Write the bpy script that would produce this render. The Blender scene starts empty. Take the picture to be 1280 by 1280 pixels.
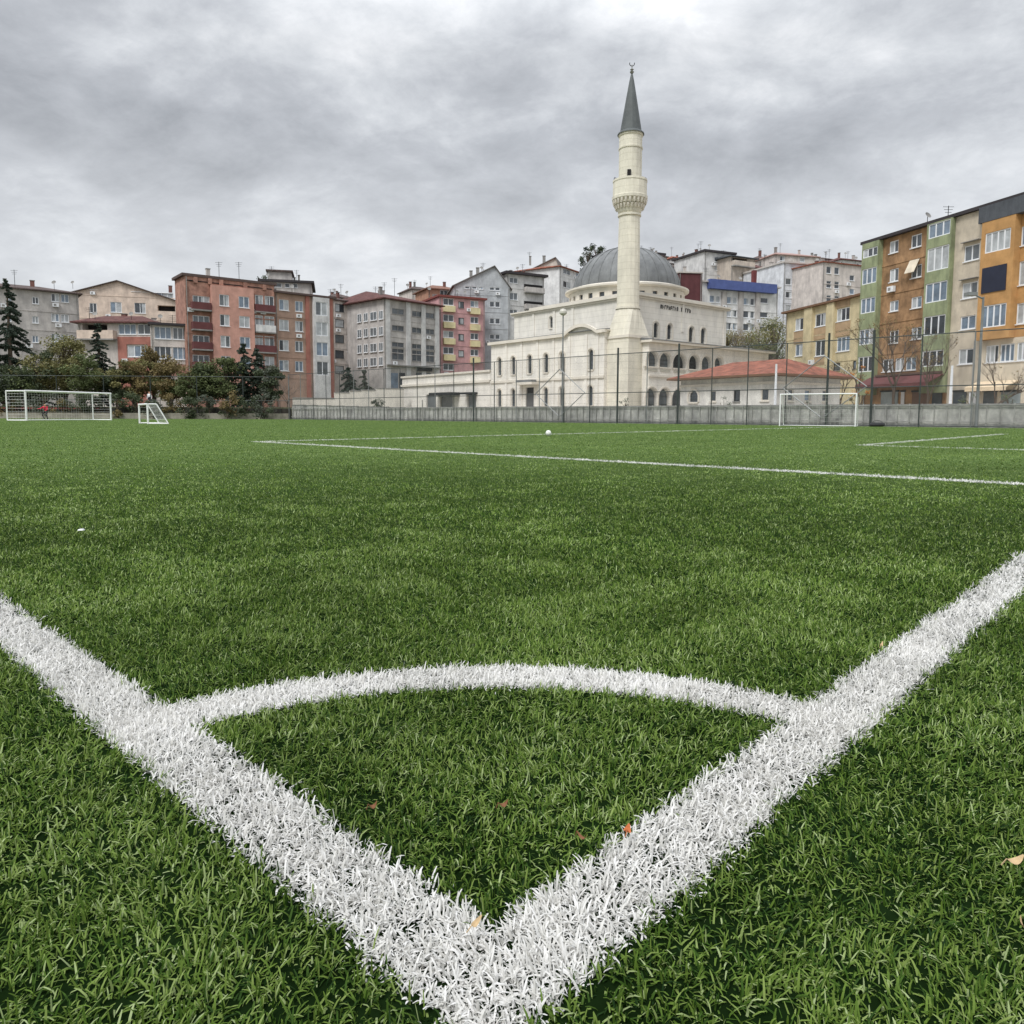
import bpy, math, random
import numpy as np
from mathutils import Vector, Matrix
random.seed(7); RNG = np.random.default_rng(11)
R = math.radians
scn = bpy.context.scene
col = scn.collection

# ------------------------------------------------------------------ camera
FPX, PITCH, ROLL, CAMZ, PPY = 927.7, R(5.02), R(0.198), 0.562, 600     # focal length in pixels of the 1280 px photograph
cam_d = bpy.data.cameras.new('camera'); cam = bpy.data.objects.new('camera', cam_d); col.objects.link(cam)
cam_d.sensor_width = 36; cam_d.lens = 36 * FPX / 1280; cam_d.shift_y = -(640 - PPY) / 1280; cam_d.clip_start = 0.05; cam_d.clip_end = 3000
cam.location = (0, 0, CAMZ)
Mc = Matrix.Rotation(math.pi / 2 - PITCH, 4, 'X') @ Matrix.Rotation(ROLL, 4, 'Z')
cam.matrix_world = Matrix.Translation((0, 0, CAMZ)) @ Mc
scn.camera = cam

def ray(px, py):
    d = Mc.to_3x3() @ Vector(((px - 640) / FPX, -(py - PPY) / FPX, -1.0))
    return d
def at(px, Y, py=500):
    d = ray(px, py); t = Y / d.y
    return Vector((d.x * t, Y, 0))
def zat(px, py, Y):
    d = ray(px, py); return CAMZ + d.z * Y / d.y
def gnd(px, py, z=0.018):
    d = ray(px, py); t = (z - CAMZ) / d.z
    return Vector((d.x * t, d.y * t, z))

# ------------------------------------------------------------------ materials
def lin(c): return tuple(((v / 255) / 12.92 if v / 255 <= .04045 else ((v / 255 + .055) / 1.055) ** 2.4) for v in c)
MATS = {}
def mat(name, c, rough=.85, var=.12, scale=1.5, bump=.0, metal=0, streak=0.0, spec=.3, k=.95, bscale=None):
    if name in MATS: return MATS[name]
    m = bpy.data.materials.new(name); m.use_nodes = True; nt = m.node_tree; N = nt.nodes; L = nt.links
    b = N['Principled BSDF']; b.inputs['Roughness'].default_value = rough; b.inputs['Metallic'].default_value = metal
    b.inputs['Specular IOR Level'].default_value = spec
    base = tuple(v * k for v in lin(c))
    tc = N.new('ShaderNodeTexCoord')
    n1 = N.new('ShaderNodeTexNoise'); n1.inputs['Scale'].default_value = scale; n1.inputs['Detail'].default_value = 6; n1.inputs['Roughness'].default_value = .65
    L.new(tc.outputs['Object'], n1.inputs['Vector'])
    mx = N.new('ShaderNodeMix'); mx.data_type = 'RGBA'
    mx.inputs[6].default_value = tuple(v * (1 - var * 1.1) for v in base) + (1,)
    mx.inputs[7].default_value = tuple(min(.9, v * (1 + var * .9)) for v in base) + (1,)
    mr = N.new('ShaderNodeMapRange'); mr.inputs[1].default_value = .32; mr.inputs[2].default_value = .68; L.new(n1.outputs['Fac'], mr.inputs[0])
    L.new(mr.outputs[0], mx.inputs[0]); out = mx.outputs[2]
    if streak > 0:                                   # rain streaks and grime: stretched noise
        mp = N.new('ShaderNodeMapping'); mp.inputs['Scale'].default_value = (1.1, 1.1, .3)
        n2 = N.new('ShaderNodeTexNoise'); n2.inputs['Scale'].default_value = .9; n2.inputs['Detail'].default_value = 9; n2.inputs['Roughness'].default_value = .72
        L.new(tc.outputs['Object'], mp.inputs[0]); L.new(mp.outputs[0], n2.inputs['Vector'])
        rp = N.new('ShaderNodeValToRGB'); rp.color_ramp.elements[0].position = .42; rp.color_ramp.elements[1].position = .68
        rp.color_ramp.elements[0].color = (1, 1, 1, 1); rp.color_ramp.elements[1].color = (1 - streak, 1 - streak, 1 - streak * .95, 1)
        L.new(n2.outputs['Fac'], rp.inputs[0])
        m2 = N.new('ShaderNodeMix'); m2.data_type = 'RGBA'; m2.blend_type = 'MULTIPLY'; m2.inputs[0].default_value = 1
        L.new(out, m2.inputs[6]); L.new(rp.outputs[0], m2.inputs[7]); out = m2.outputs[2]
    L.new(out, b.inputs['Base Color'])
    if bump > 0:
        bn = N.new('ShaderNodeBump'); bn.inputs['Strength'].default_value = bump; bn.inputs['Distance'].default_value = .05
        n3 = N.new('ShaderNodeTexNoise'); n3.inputs['Scale'].default_value = bscale or scale * 8; n3.inputs['Detail'].default_value = 4
        L.new(tc.outputs['Object'], n3.inputs['Vector']); L.new(n3.outputs['Fac'], bn.inputs['Height']); L.new(bn.outputs[0], b.inputs['Normal'])
    MATS[name] = m; return m
def wallm(name, c, streak=.25, var=.08):
    g = sum(c) / 3 + 6; c = tuple(v * .64 + g * .36 + 2 for v in c)
    return mat('wall_' + name, c, .9, var + .08, .9, .25, streak=min(.5, streak * 1.15))
def tile_mat(name, c):
    """roof tiles: wavy courses"""
    m = mat(name, c, .85, .42, 1.6, streak=.3)
    nt = m.node_tree; N = nt.nodes; L = nt.links; b = N['Principled BSDF']
    if any(n.type == 'TEX_WAVE' for n in N): return m
    tc = N.new('ShaderNodeTexCoord'); w = N.new('ShaderNodeTexWave'); w.inputs['Scale'].default_value = 1.3; w.bands_direction = 'DIAGONAL'
    L.new(tc.outputs['Object'], w.inputs['Vector'])
    bn = N.new('ShaderNodeBump'); bn.inputs['Strength'].default_value = .6; bn.inputs['Distance'].default_value = .06
    L.new(w.outputs['Fac'], bn.inputs['Height']); L.new(bn.outputs[0], b.inputs['Normal']); return m
WHITE = mat('white_upvc', (232, 234, 236), .5, .05)
DARK = mat('dark_metal', (52, 54, 56), .5, .2, metal=.3)
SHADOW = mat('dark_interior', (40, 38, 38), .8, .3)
GLASSES = [mat('glass_dark', (62, 68, 74), .12, .5, .8, spec=.8), mat('glass_blue', (118, 134, 150), .15, .35, .8, spec=.8),
           mat('glass_curtain', (176, 180, 182), .4, .3, 1.1, spec=.6), mat('glass_grey', (94, 100, 104), .15, .4, .9, spec=.8)]
CONC = mat('concrete_grey', (150, 148, 144), .9, .15, .8, .2, streak=.3)
REDTILE = tile_mat('roof_tile_red', (152, 96, 78)); DKTILE = tile_mat('roof_tile_brown', (98, 84, 80)); MAROON = tile_mat('roof_tile_maroon', (104, 70, 66))

# ------------------------------------------------------------------ mesh building
class MB:
    def __init__(s): s.v = []; s.f = []; s.m = []; s.mats = []
    def mi(s, m):
        if m not in s.mats: s.mats.append(m)
        return s.mats.index(m)
    def face(s, pts, m):
        i = len(s.v); s.v += [tuple(p) for p in pts]; s.f.append(tuple(range(i, i + len(pts)))); s.m.append(s.mi(m))
    def hexa(s, p, m, skip=()):                      # p: 8 corners, bottom 4 then top 4
        i = len(s.v); s.v += [tuple(q) for q in p]; k = s.mi(m)
        for n, f in enumerate(((3, 2, 1, 0), (4, 5, 6, 7), (0, 1, 5, 4), (1, 2, 6, 5), (2, 3, 7, 6), (3, 0, 4, 7))):
            if n in skip: continue
            s.f.append(tuple(i + a for a in f)); s.m.append(k)
    def box(s, x0, x1, y0, y1, z0, z1, m):
        s.hexa([(x0, y0, z0), (x1, y0, z0), (x1, y1, z0), (x0, y1, z0), (x0, y0, z1), (x1, y0, z1), (x1, y1, z1), (x0, y1, z1)], m)
    def fbox(s, F, u0, u1, o0, o1, z0, z1, m):       # box in facade coordinates
        a = [F.w(u0, o1), F.w(u1, o1), F.w(u1, o0), F.w(u0, o0)]
        s.hexa([(p.x, p.y, z0) for p in a] + [(p.x, p.y, z1) for p in a], m)
    def prism(s, poly, z0, z1, m):
        n = len(poly); i = len(s.v); k = s.mi(m)
        s.v += [(p[0], p[1], z0) for p in poly] + [(p[0], p[1], z1) for p in poly]
        s.f.append(tuple(i + n + a for a in range(n))); s.m.append(k)
        s.f.append(tuple(i + n - 1 - a for a in range(n))); s.m.append(k)
        for a in range(n):
            b = (a + 1) % n; s.f.append((i + a, i + b, i + n + b, i + n + a)); s.m.append(k)
    def tube(s, pts, rad, m, n=6, cap=True):
        pts = [Vector(p) for p in pts]; rad = rad if isinstance(rad, (list, tuple)) else [rad] * len(pts); i = len(s.v); k = s.mi(m)
        for j, p in enumerate(pts):
            d = (pts[min(j + 1, len(pts) - 1)] - pts[max(j - 1, 0)]).normalized()
            a = d.orthogonal().normalized() if abs(d.z) < .99 else Vector((1, 0, 0)); a = (a - d * a.dot(d)).normalized(); b = d.cross(a)
            for q in range(n):
                t = 2 * math.pi * q / n; s.v.append(tuple(p + (a * math.cos(t) + b * math.sin(t)) * rad[j]))
        for j in range(len(pts) - 1):
            for q in range(n):
                w = (q + 1) % n; s.f.append((i + j * n + q, i + j * n + w, i + (j + 1) * n + w, i + (j + 1) * n + q)); s.m.append(k)
        if cap:
            s.f.append(tuple(i + n - 1 - q for q in range(n))); s.m.append(k)
            s.f.append(tuple(i + (len(pts) - 1) * n + q for q in range(n))); s.m.append(k)
    def lathe(s, prof, m, n=24, c=(0, 0), rot=0):
        i = len(s.v); k = s.mi(m)
        for r, z in prof:
            for q in range(n):
                t = 2 * math.pi * q / n + rot; s.v.append((c[0] + r * math.cos(t), c[1] + r * math.sin(t), z))
        for j in range(len(prof) - 1):
            for q in range(n):
                w = (q + 1) % n; s.f.append((i + j * n + q, i + j * n + w, i + (j + 1) * n + w, i + (j + 1) * n + q)); s.m.append(k)
    def build(s, name, parent=None, origin=None, smooth=False):
        me = bpy.data.meshes.new(name)
        v = s.v
        if origin is not None: v = [(p[0] - origin[0], p[1] - origin[1], p[2] - origin[2]) for p in v]
        me.from_pydata(v, [], s.f); me.update()
        for m in s.mats: me.materials.append(m)
        me.polygons.foreach_set('material_index', s.m)
        if smooth: me.polygons.foreach_set('use_smooth', [True] * len(s.f))
        o = bpy.data.objects.new(name, me); col.objects.link(o)
        if origin is not None: o.location = origin
        if parent is not None:
            o.parent = parent
            if origin is None: o.location = -parent_world(parent)
            else: o.location = Vector(origin) - parent_world(parent)
        return o
def parent_world(p):
    v = Vector(p.location)
    while p.parent is not None: p = p.parent; v += Vector(p.location)
    return v
def tag(o, label=None, cat=None, group=None, kind=None):
    if label: o['label'] = label
    if cat: o['category'] = cat
    if group: o['group'] = group
    if kind: o['kind'] = kind
    return o
def empty(name, loc, label, cat, group=None):
    o = bpy.data.objects.new(name, None); col.objects.link(o); o.location = loc; o.empty_display_size = .5
    return tag(o, label, cat, group)

# ------------------------------------------------------------------ facades
class Fac:
    """a vertical facade from P0 to P1 (left to right as seen from outside)"""
    def __init__(s, P0, P1, off=0):
        s.P0 = Vector((P0[0], P0[1])); s.P1 = Vector((P1[0], P1[1])); s.d = (s.P1 - s.P0).normalized()
        s.n = Vector((s.d.y, -s.d.x)); s.P0 += s.n * off; s.P1 += s.n * off; s.L = (s.P1 - s.P0).length
    def w(s, u, o, z=0):
        p = s.P0 + s.d * u + s.n * o; return Vector((p.x, p.y, z))
    def hit(s, px, py):
        r = ray(px, py); t = s.P0.dot(s.n) / (r.x * s.n.x + r.y * s.n.y)
        p = Vector((r.x * t, r.y * t)); return (p - s.P0).dot(s.d), CAMZ + r.z * t
    def u(s, px, py=440): return s.hit(px, py)[0]
    def z(s, px, py): return s.hit(px, py)[1]
def wall_holes(mb, F, u0, u1, z0, z1, holes, m, rev=.16, back=SHADOW):
    us = sorted({u0, u1, *[min(max(h[i], u0), u1) for h in holes for i in (0, 1)]}); zs = sorted({z0, z1, *[min(max(h[i], z0), z1) for h in holes for i in (2, 3)]})
    for a, b in zip(us, us[1:]):
        if b - a < 1e-4: continue
        for c, d in zip(zs, zs[1:]):
            if d - c < 1e-4: continue
            mu, mz = (a + b) / 2, (c + d) / 2
            if any(h[0] < mu < h[1] and h[2] < mz < h[3] for h in holes): continue
            mb.face([F.w(a, 0, c), F.w(b, 0, c), F.w(b, 0, d), F.w(a, 0, d)], m)
    for h in holes:
        a, b, c, d = h[:4]
        r = h[4] if len(h) > 4 else rev
        mb.face([F.w(a, 0, c), F.w(a, -r, c), F.w(a, -r, d), F.w(a, 0, d)][::-1], m); mb.face([F.w(b, 0, c), F.w(b, -r, c), F.w(b, -r, d), F.w(b, 0, d)], m)
        mb.face([F.w(a, 0, c), F.w(b, 0, c), F.w(b, -r, c), F.w(a, -r, c)][::-1], m); mb.face([F.w(a, 0, d), F.w(b, 0, d), F.w(b, -r, d), F.w(a, -r, d)], m)
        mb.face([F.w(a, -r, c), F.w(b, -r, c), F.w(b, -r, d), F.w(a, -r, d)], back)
def window(parent, F, a, b, c, d, n=2, frame=WHITE, glass=None, depth=.1, sill=True, t=.07, transom=False):
    """frame with mullions and sill, its pane a sub-part"""
    t = min(t, (b - a) * .18)
    mb = MB(); o0, o1 = -depth - .03, -depth + .05
    mb.fbox(F, a + .002, a + t, o0, o1, c + .002, d - .002, frame); mb.fbox(F, b - t, b - .002, o0, o1, c + .002, d - .002, frame)
    mb.fbox(F, a + t, b - t, o0, o1, c + .002, c + t, frame); mb.fbox(F, a + t, b - t, o0, o1, d - t, d - .002, frame)
    for i in range(1, n):
        x = a + (b - a) * i / n; mb.fbox(F, x - t * .6, x + t * .6, o0 + .01, o1 - .006, c + t, d - t, frame)
    if transom:
        z = c + (d - c) * .68
        for i in range(n):
            xa = a + (b - a) * i / n + t; xb = a + (b - a) * (i + 1) / n - t; mb.fbox(F, xa, xb, o0 + .01, o1 - .01, z, z + t * .8, frame)
    if sill: mb.fbox(F, a - .06, b + .06, -.02, .09, c - .07, c - .003, frame if frame is not DARK else CONC)
    w = mb.build('window', parent)
    p = MB(); g = glass or random.choices(GLASSES, [4, 3, 2, 3])[0]
    p.face([F.w(a + t, -depth, c + t), F.w(b - t, -depth, c + t), F.w(b - t, -depth, d - t), F.w(a + t, -depth, d - t)], g)
    if glass is None and random.random() < .45:      # drawn curtain half
        q = random.choice([.35, .5, .6]); s = random.random() < .5
        x0, x1 = (a + t, a + (b - a) * q) if s else (b - (b - a) * q, b - t)
        p.face([F.w(x0, -depth + .006, c + t), F.w(x1, -depth + .006, c + t), F.w(x1, -depth + .006, d - t), F.w(x0, -depth + .006, d - t)], GLASSES[2])
    p.build('pane', w)
    return w

def roof_flat(B, poly, z, over, th, m, name='roof'):
    c = sum((Vector(p) for p in poly), Vector((0, 0))) / len(poly)
    q = []
    for p in poly:
        v = Vector(p) - c; q.append(Vector(p) + v.normalized() * over * 1.3)
    mb = MB(); mb.prism(q, z + .003, z + th, m); return mb.build(name, B)
def roof_hip(B, F, D, z, h, over, m, ridge=.5, eave=.18, gable=False, edge=None):
    """hip (or gable) roof over the footprint F x D; the ridge runs along the facade"""
    L = F.L; a = -over; b = L + over; o1 = over; o0 = -D - over; mid = -D / 2
    ins = 0 if gable else min(L, D) * ridge
    mb = MB(); e = edge or m
    mb.fbox(F, a, b, o0, o1, z + .003, z + eave, e); z2 = z + eave + .002
    P = [F.w(a, o1, z2), F.w(b, o1, z2), F.w(b, o0, z2), F.w(a, o0, z2)]; T = [F.w(a + ins, mid, z2 + h), F.w(b - ins, mid, z2 + h)]
    mb.face([P[0], P[1], T[1], T[0]], m); mb.face([P[2], P[3], T[0], T[1]], m)
    mb.face([P[1], P[2], T[1]], m); mb.face([P[3], P[0], T[0]], m)
    return mb.build('roof', B)
def roof_gable_front(B, F, D, z, h, over, m, wallmat, wallmesh, peak=.5):
    """gable whose triangle is on the facade; ridge runs away from it"""
    L = F.L; pk = L * peak
    wallmesh.face([F.w(0, 0, z), F.w(L, 0, z), F.w(pk, 0, z + h)], wallmat); wallmesh.face([F.w(L, -D, z), F.w(0, -D, z), F.w(pk, -D, z + h)], wallmat)
    mb = MB(); t = .16
    for (ua, za, ub, zb) in ((-over, z - h * over / pk, pk, z + h), (pk, z + h, L + over, z - h * over / (L - pk))):
        lo = [F.w(ua, over, za + .003), F.w(ub, over, zb + .003), F.w(ub, -D - over, zb + .003), F.w(ua, -D - over, za + .003)]
        mb.hexa([tuple(p) for p in lo] + [(p.x, p.y, p.z + t) for p in lo], m)
    return mb.build('roof', B)
def rooftop(B, F, D, z, ant=1, chim=2, dish=1, tank=0, seed=None):
    rs = random.Random(seed if seed is not None else int(F.P0.x * 100))
    for i in range(chim):
        u = F.L * rs.uniform(.1, .9); o = -D * rs.uniform(.25, .6); w = rs.uniform(.35, .6); h = rs.uniform(.9, 1.7); m = rs.choice([CONC, wallm('chimney_red', (140, 84, 72)), wallm('chimney_pale', (190, 180, 170))])
        mb = MB(); mb.fbox(F, u - w / 2, u + w / 2, o - w / 2, o + w / 2, z - .6, z + h, m); mb.fbox(F, u - w / 2 - .06, u + w / 2 + .06, o - w / 2 - .06, o + w / 2 + .06, z + h + .002, z + h + .1, CONC)
        mb.build('chimney', B)
    for i in range(ant):
        u = F.L * rs.uniform(.1, .9); o = -D * rs.uniform(.1, .5); p = F.w(u, o, z - .5); H = rs.uniform(1.6, 3.0)
        mb = MB(); mb.tube([p, p + Vector((0, 0, H + .5))], .035, DARK, 5)
        for k in range(3):
            q = p + Vector((0, 0, H + .4 - k * .25)); mb.tube([q - Vector((.5 - .1 * k, 0, 0)), q + Vector((.5 - .1 * k, 0, 0))], .022, DARK, 4)
        mb.build('antenna', B)
    for i in range(dish):
        u = F.L * rs.uniform(.1, .9); p = F.w(u, -.4, z - .2); mb = MB(); mb.tube([p, p + Vector((0, 0, 1.0))], .03, DARK, 5)
        c = p + Vector((0, 0, 1.1)); ax = Vector((rs.uniform(-.4, .4), -.8, .5)).normalized(); a = ax.orthogonal().normalized(); b = ax.cross(a)
        ring = [[c + ax * (.12 * r * r / .16) + (a * math.cos(t) + b * math.sin(t)) * r for t in [k * math.pi / 6 for k in range(12)]] for r in (.08, .2, .31)]
        for r0, r1 in zip(ring, ring[1:]):
            for k in range(12): mb.face([r0[k], r0[(k + 1) % 12], r1[(k + 1) % 12], r1[k]], CONC)
        mb.face(ring[0], CONC); mb.build('satellite_dish', B)

def clutter(B, F, D, z1, hs, wm):
    """air conditioners under windows, drainpipes and string courses"""
    rs = random.Random(int(F.L * 977)); hs = [h for h in hs if h[1] - h[0] < 3]
    for h in rs.sample(hs, min(len(hs), max(1, len(hs) // 3))) if hs else ():
        u = h[0] + rs.choice((-.75, .1)); z = h[2] - rs.uniform(.75, .95)
        if u < .1 or any(q[0] < u + .8 and q[1] > u and q[2] < z + .55 and q[3] > z for q in hs): continue
        mb = MB(); mb.fbox(F, u, u + .78, .06, .34, z, z + .52, WHITE); mb.fbox(F, u + .14, u + .46, .342, .35, z + .12, z + .4, CONC); mb.build('air_conditioner', B)
    for u in (.18, F.L - .22):
        if any(q[0] < u + .1 and q[1] > u - .1 for q in hs): continue
        mb = MB(); mb.tube([F.w(u, .1, 0), F.w(u, .1, z1 - .1)], .055, CONC, 6); mb.build('drainpipe', B)
    zs = sorted({round(h[2], 1) for h in hs}); last = -9; mb = MB(); n = 0
    for z in zs:
        if z - last > 1.8: mb.fbox(F, 0, F.L, .003, .05, z - 1.02, z - .9, wm); n += 1; last = z
    if n: mb.build('string_course', B)
BG = 'apartment blocks on the slope behind the pitch'
def building(label, p0, p1, top, D, wm, wins=(), name='apartment_building', z0=-1.5, sides=None, roof=None, group=BG, cat='building', gable=None, rt=None, topz=None):
    """p0, p1 = (px, distance) of the facade's ends; top = pixel row of the wall head at p0"""
    A = at(*p0); Bq = at(*p1); F = Fac(A, Bq); z1 = topz if topz is not None else F.z(p0[0], top)
    c = F.w(F.L / 2, -D / 2, 0); B = empty(name, (c.x, c.y, max(0, 0)), label, cat, group)
    mb = MB(); SF = {'F': F}
    SF['L'] = Fac(F.w(0, -D), F.w(0, 0)); SF['R'] = Fac(F.w(F.L, 0), F.w(F.L, -D)); SF['B'] = Fac(F.w(F.L, -D), F.w(0, -D))
    holes = {'F': [], 'L': [], 'R': [], 'B': []}; todo = []
    for w in wins:
        S = SF[w.get('side', 'F')]; ref = w.get('ref', (w['cols'][0][0] + w['cols'][0][1]) / 2)
        for (t, b) in w['rows']:
            zt, zb = S.z(ref, t), S.z(ref, b)
            for (a, e) in w['cols']:
                ua, ue = S.u(a, (t + b) / 2), S.u(e, (t + b) / 2)
                ua, ue = max(.05, min(ua, ue)), min(S.L - .05, max(ua, ue))
                if ue - ua < .2: continue
                h = (ua, ue, zb, min(zt, z1 - .05)) + ((w['rev'],) if 'rev' in w else ()); holes[w.get('side', 'F')].append(h); todo.append((S, h, w))
    for k, S in SF.items(): wall_holes(mb, S, 0, S.L, z0, z1, holes[k], wm)
    mb.face([F.w(0, 0, z1), F.w(F.L, 0, z1), F.w(F.L, -D, z1), F.w(0, -D, z1)], CONC)
    if gable: roof_gable_front(B, F, D, z1, gable[0], gable[1], gable[2], wm, mb, gable[3] if len(gable) > 3 else .5)
    mb.build('wall', B)
    for S, h, w in todo:
        if w.get('open'): continue
        window(B, S, *h[:4], n=w.get('n', 2), frame=w.get('frame', WHITE), glass=w.get('glass'), sill=w.get('sill', True), t=w.get('t', .08), transom=w.get('tr', False), depth=min(.1, w.get('rev', .16) - .04))
    if roof: roof(B, F, D, z1)
    clutter(B, F, D, z1, [h for S, h, w in todo if S is F], wm)
    if rt: rooftop(B, F, D, rt[0] if rt[0] > 5 else z1 + rt[0], *rt[1:])
    return B, F, z1
def bay(B, F, u0, u1, z0, z1, dep, m, wrows=(), n=2, span=None, name='bay', margin=.25, frame=WHITE, glass=None):
    """projecting bay with window rows; span = material of the strips between them"""
    G = Fac(F.w(u0, dep), F.w(u1, dep)); mb = MB(); hs = [(margin, G.L - margin, a, b) for a, b in wrows]
    wall_holes(mb, G, 0, G.L, z0, z1, hs, m)
    mb.face([F.w(u0, .002, z0), F.w(u0, dep, z0), F.w(u0, dep, z1), F.w(u0, .002, z1)], m); mb.face([F.w(u1, dep, z0), F.w(u1, .002, z0), F.w(u1, .002, z1), F.w(u1, dep, z1)], m)
    mb.face([F.w(u0, .002, z0), F.w(u1, .002, z0), F.w(u1, dep, z0), F.w(u0, dep, z0)], m); mb.face([F.w(u0, .002, z1), F.w(u1, .002, z1), F.w(u1, dep, z1), F.w(u0, dep, z1)], m)
    if span:
        for (a, b) in span[1]: mb.fbox(F, u0 - .02, u1 + .02, dep - .3, dep + .04, a, b, span[0])
    o = mb.build(name, B)
    for h in hs: window(B, G, *h, n=n, frame=frame, glass=glass, sill=False, t=.09)
    return o
def balcony(B, F, u0, u1, z, dep, m, h=1.0, slab=.18):
    mb = MB(); mb.fbox(F, u0, u1, .002, dep, z - slab, z, CONC)
    mb.fbox(F, u0 + .01, u1 - .01, dep - .1, dep - .004, z + .002, z + h, m); mb.fbox(F, u0 + .01, u0 + .1, .002, dep - .102, z + .002, z + h, m); mb.fbox(F, u1 - .1, u1 - .01, .002, dep - .102, z + .002, z + h, m)
    return mb.build('balcony', B)

# ------------------------------------------------------------------ sky and light
scn.view_settings.view_transform = 'Standard'; scn.view_settings.look = 'None'; scn.view_settings.gamma = 1; scn.view_settings.use_curve_mapping = False
scn.view_settings.exposure = 0.6
SUN_EL, SUN_AZ = R(52), R(215)             # azimuth clockwise from +Y: behind and to the left of the camera
wd = bpy.data.worlds.new('World'); scn.world = wd; wd.use_nodes = True
nt = wd.node_tree; N = nt.nodes; L = nt.links
for n in list(N): N.remove(n)
def nd(t, **k):
    n = N.new(t)
    for a, b in k.items(): setattr(n, a, b)
    return n
def math_(op, a, b=None, clamp=False):
    n = nd('ShaderNodeMath', operation=op); n.use_clamp = clamp
    for i, v in enumerate((a, b)):
        if v is None: continue
        if isinstance(v, (int, float)): n.inputs[i].default_value = v
        else: L.new(v, n.inputs[i])
    return n.outputs[0]
outw = nd('ShaderNodeOutputWorld')
sky = nd('ShaderNodeTexSky', sky_type='NISHITA'); sky.sun_disc = False; sky.sun_elevation = SUN_EL; sky.sun_rotation = SUN_AZ
bg1 = nd('ShaderNodeBackground'); bg1.inputs[1].default_value = .08; L.new(sky.outputs[0], bg1.inputs[0])
tc = nd('ShaderNodeTexCoord'); sx = nd('ShaderNodeSeparateXYZ'); L.new(tc.outputs['Generated'], sx.inputs[0])
zc = math_('MAXIMUM', sx.outputs[2], 0.0); den = math_('ADD', zc, .36)
cx = math_('DIVIDE', sx.outputs[0], den); cy = math_('DIVIDE', sx.outputs[1], den)
cb = nd('ShaderNodeCombineXYZ'); L.new(cx, cb.inputs[0]); L.new(cy, cb.inputs[1])
def cloud_noise(scale, detail, dist, off, sc=(1, 1, 1), rough=.6):
    mp = nd('ShaderNodeMapping'); mp.inputs['Location'].default_value = off; mp.inputs['Scale'].default_value = sc; mp.inputs['Rotation'].default_value = (0, 0, .35)
    n = nd('ShaderNodeTexNoise'); n.inputs['Scale'].default_value = scale; n.inputs['Detail'].default_value = detail; n.inputs['Distortion'].default_value = dist; n.inputs['Roughness'].default_value = rough
    L.new(cb.outputs[0], mp.inputs[0]); L.new(mp.outputs[0], n.inputs[0]); return n.outputs['Fac']
big = cloud_noise(1.0, 3, .15, (3.1, 7.7, 0)); mid = cloud_noise(2.4, 10, .3, (1.3, 2.2, 0), (1, 1.15, 1), .58)
fine = cloud_noise(7.5, 10, .25, (5, 1, 0), (1, 1.2, 1), .66)
dens = math_('ADD', math_('ADD', math_('MULTIPLY', big, .5), math_('MULTIPLY', mid, .42)), math_('MULTIPLY', fine, .2))
rp = nd('ShaderNodeValToRGB'); L.new(dens, rp.inputs[0]); e = rp.color_ramp.elements
e[0].position = .435; e[0].color = (*[v * 1.02 for v in lin((214, 216, 218))], 1)
e[1].position = .69; e[1].color = (*lin((134, 137, 142)), 1)
for p, c in ((.475, (200, 202, 205)), (.525, (182, 185, 189)), (.58, (163, 166, 171))):
    x = rp.color_ramp.elements.new(p); x.color = (*lin(c), 1)
# paler air low on the horizon, brighter overcast towards the zenith (out of frame)
hz = nd('ShaderNodeMapRange'); hz.inputs[1].default_value = .0; hz.inputs[2].default_value = .34; hz.inputs[3].default_value = .8; hz.inputs[4].default_value = 0; hz.clamp = True; L.new(sx.outputs[2], hz.inputs[0])
mh = nd('ShaderNodeMix', data_type='RGBA'); L.new(hz.outputs[0], mh.inputs[0]); L.new(rp.outputs[0], mh.inputs[6]); mh.inputs[7].default_value = (*lin((208, 210, 212)), 1)
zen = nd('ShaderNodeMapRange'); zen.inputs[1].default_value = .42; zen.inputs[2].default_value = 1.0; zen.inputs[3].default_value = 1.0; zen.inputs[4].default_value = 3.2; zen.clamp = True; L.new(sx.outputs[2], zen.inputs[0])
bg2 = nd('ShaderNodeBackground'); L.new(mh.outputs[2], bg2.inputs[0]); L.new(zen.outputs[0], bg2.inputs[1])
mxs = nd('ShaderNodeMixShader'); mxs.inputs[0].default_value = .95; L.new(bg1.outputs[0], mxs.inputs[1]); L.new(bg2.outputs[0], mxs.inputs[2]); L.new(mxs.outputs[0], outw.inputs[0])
sd = bpy.data.lights.new('sun', 'SUN'); sd.energy = 1.5; sd.angle = R(18); sd.color = (1, .985, .965)
so = bpy.data.objects.new('sun', sd); col.objects.link(so)
dirv = Vector((math.sin(SUN_AZ) * math.cos(SUN_EL), math.cos(SUN_AZ) * math.cos(SUN_EL), math.sin(SUN_EL)))
so.rotation_euler = dirv.to_track_quat('Z', 'Y').to_euler(); so.location = (0, 0, 60)

# ------------------------------------------------------------------ pitch geometry
YAW = 0.81354
CORNER = np.array([-0.0155, 0.5945]); EL = np.array([-math.sin(YAW), math.cos(YAW)]); ER = np.array([math.cos(YAW), math.sin(YAW)])
LW = 0.117
FEN0 = Vector((34.0, 26.8)); FEN1 = Vector((-24.0, 80.0)); FENL = Vector((-78.0, 77.0))
def W(l, r): return CORNER + EL * l + ER * r
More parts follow.
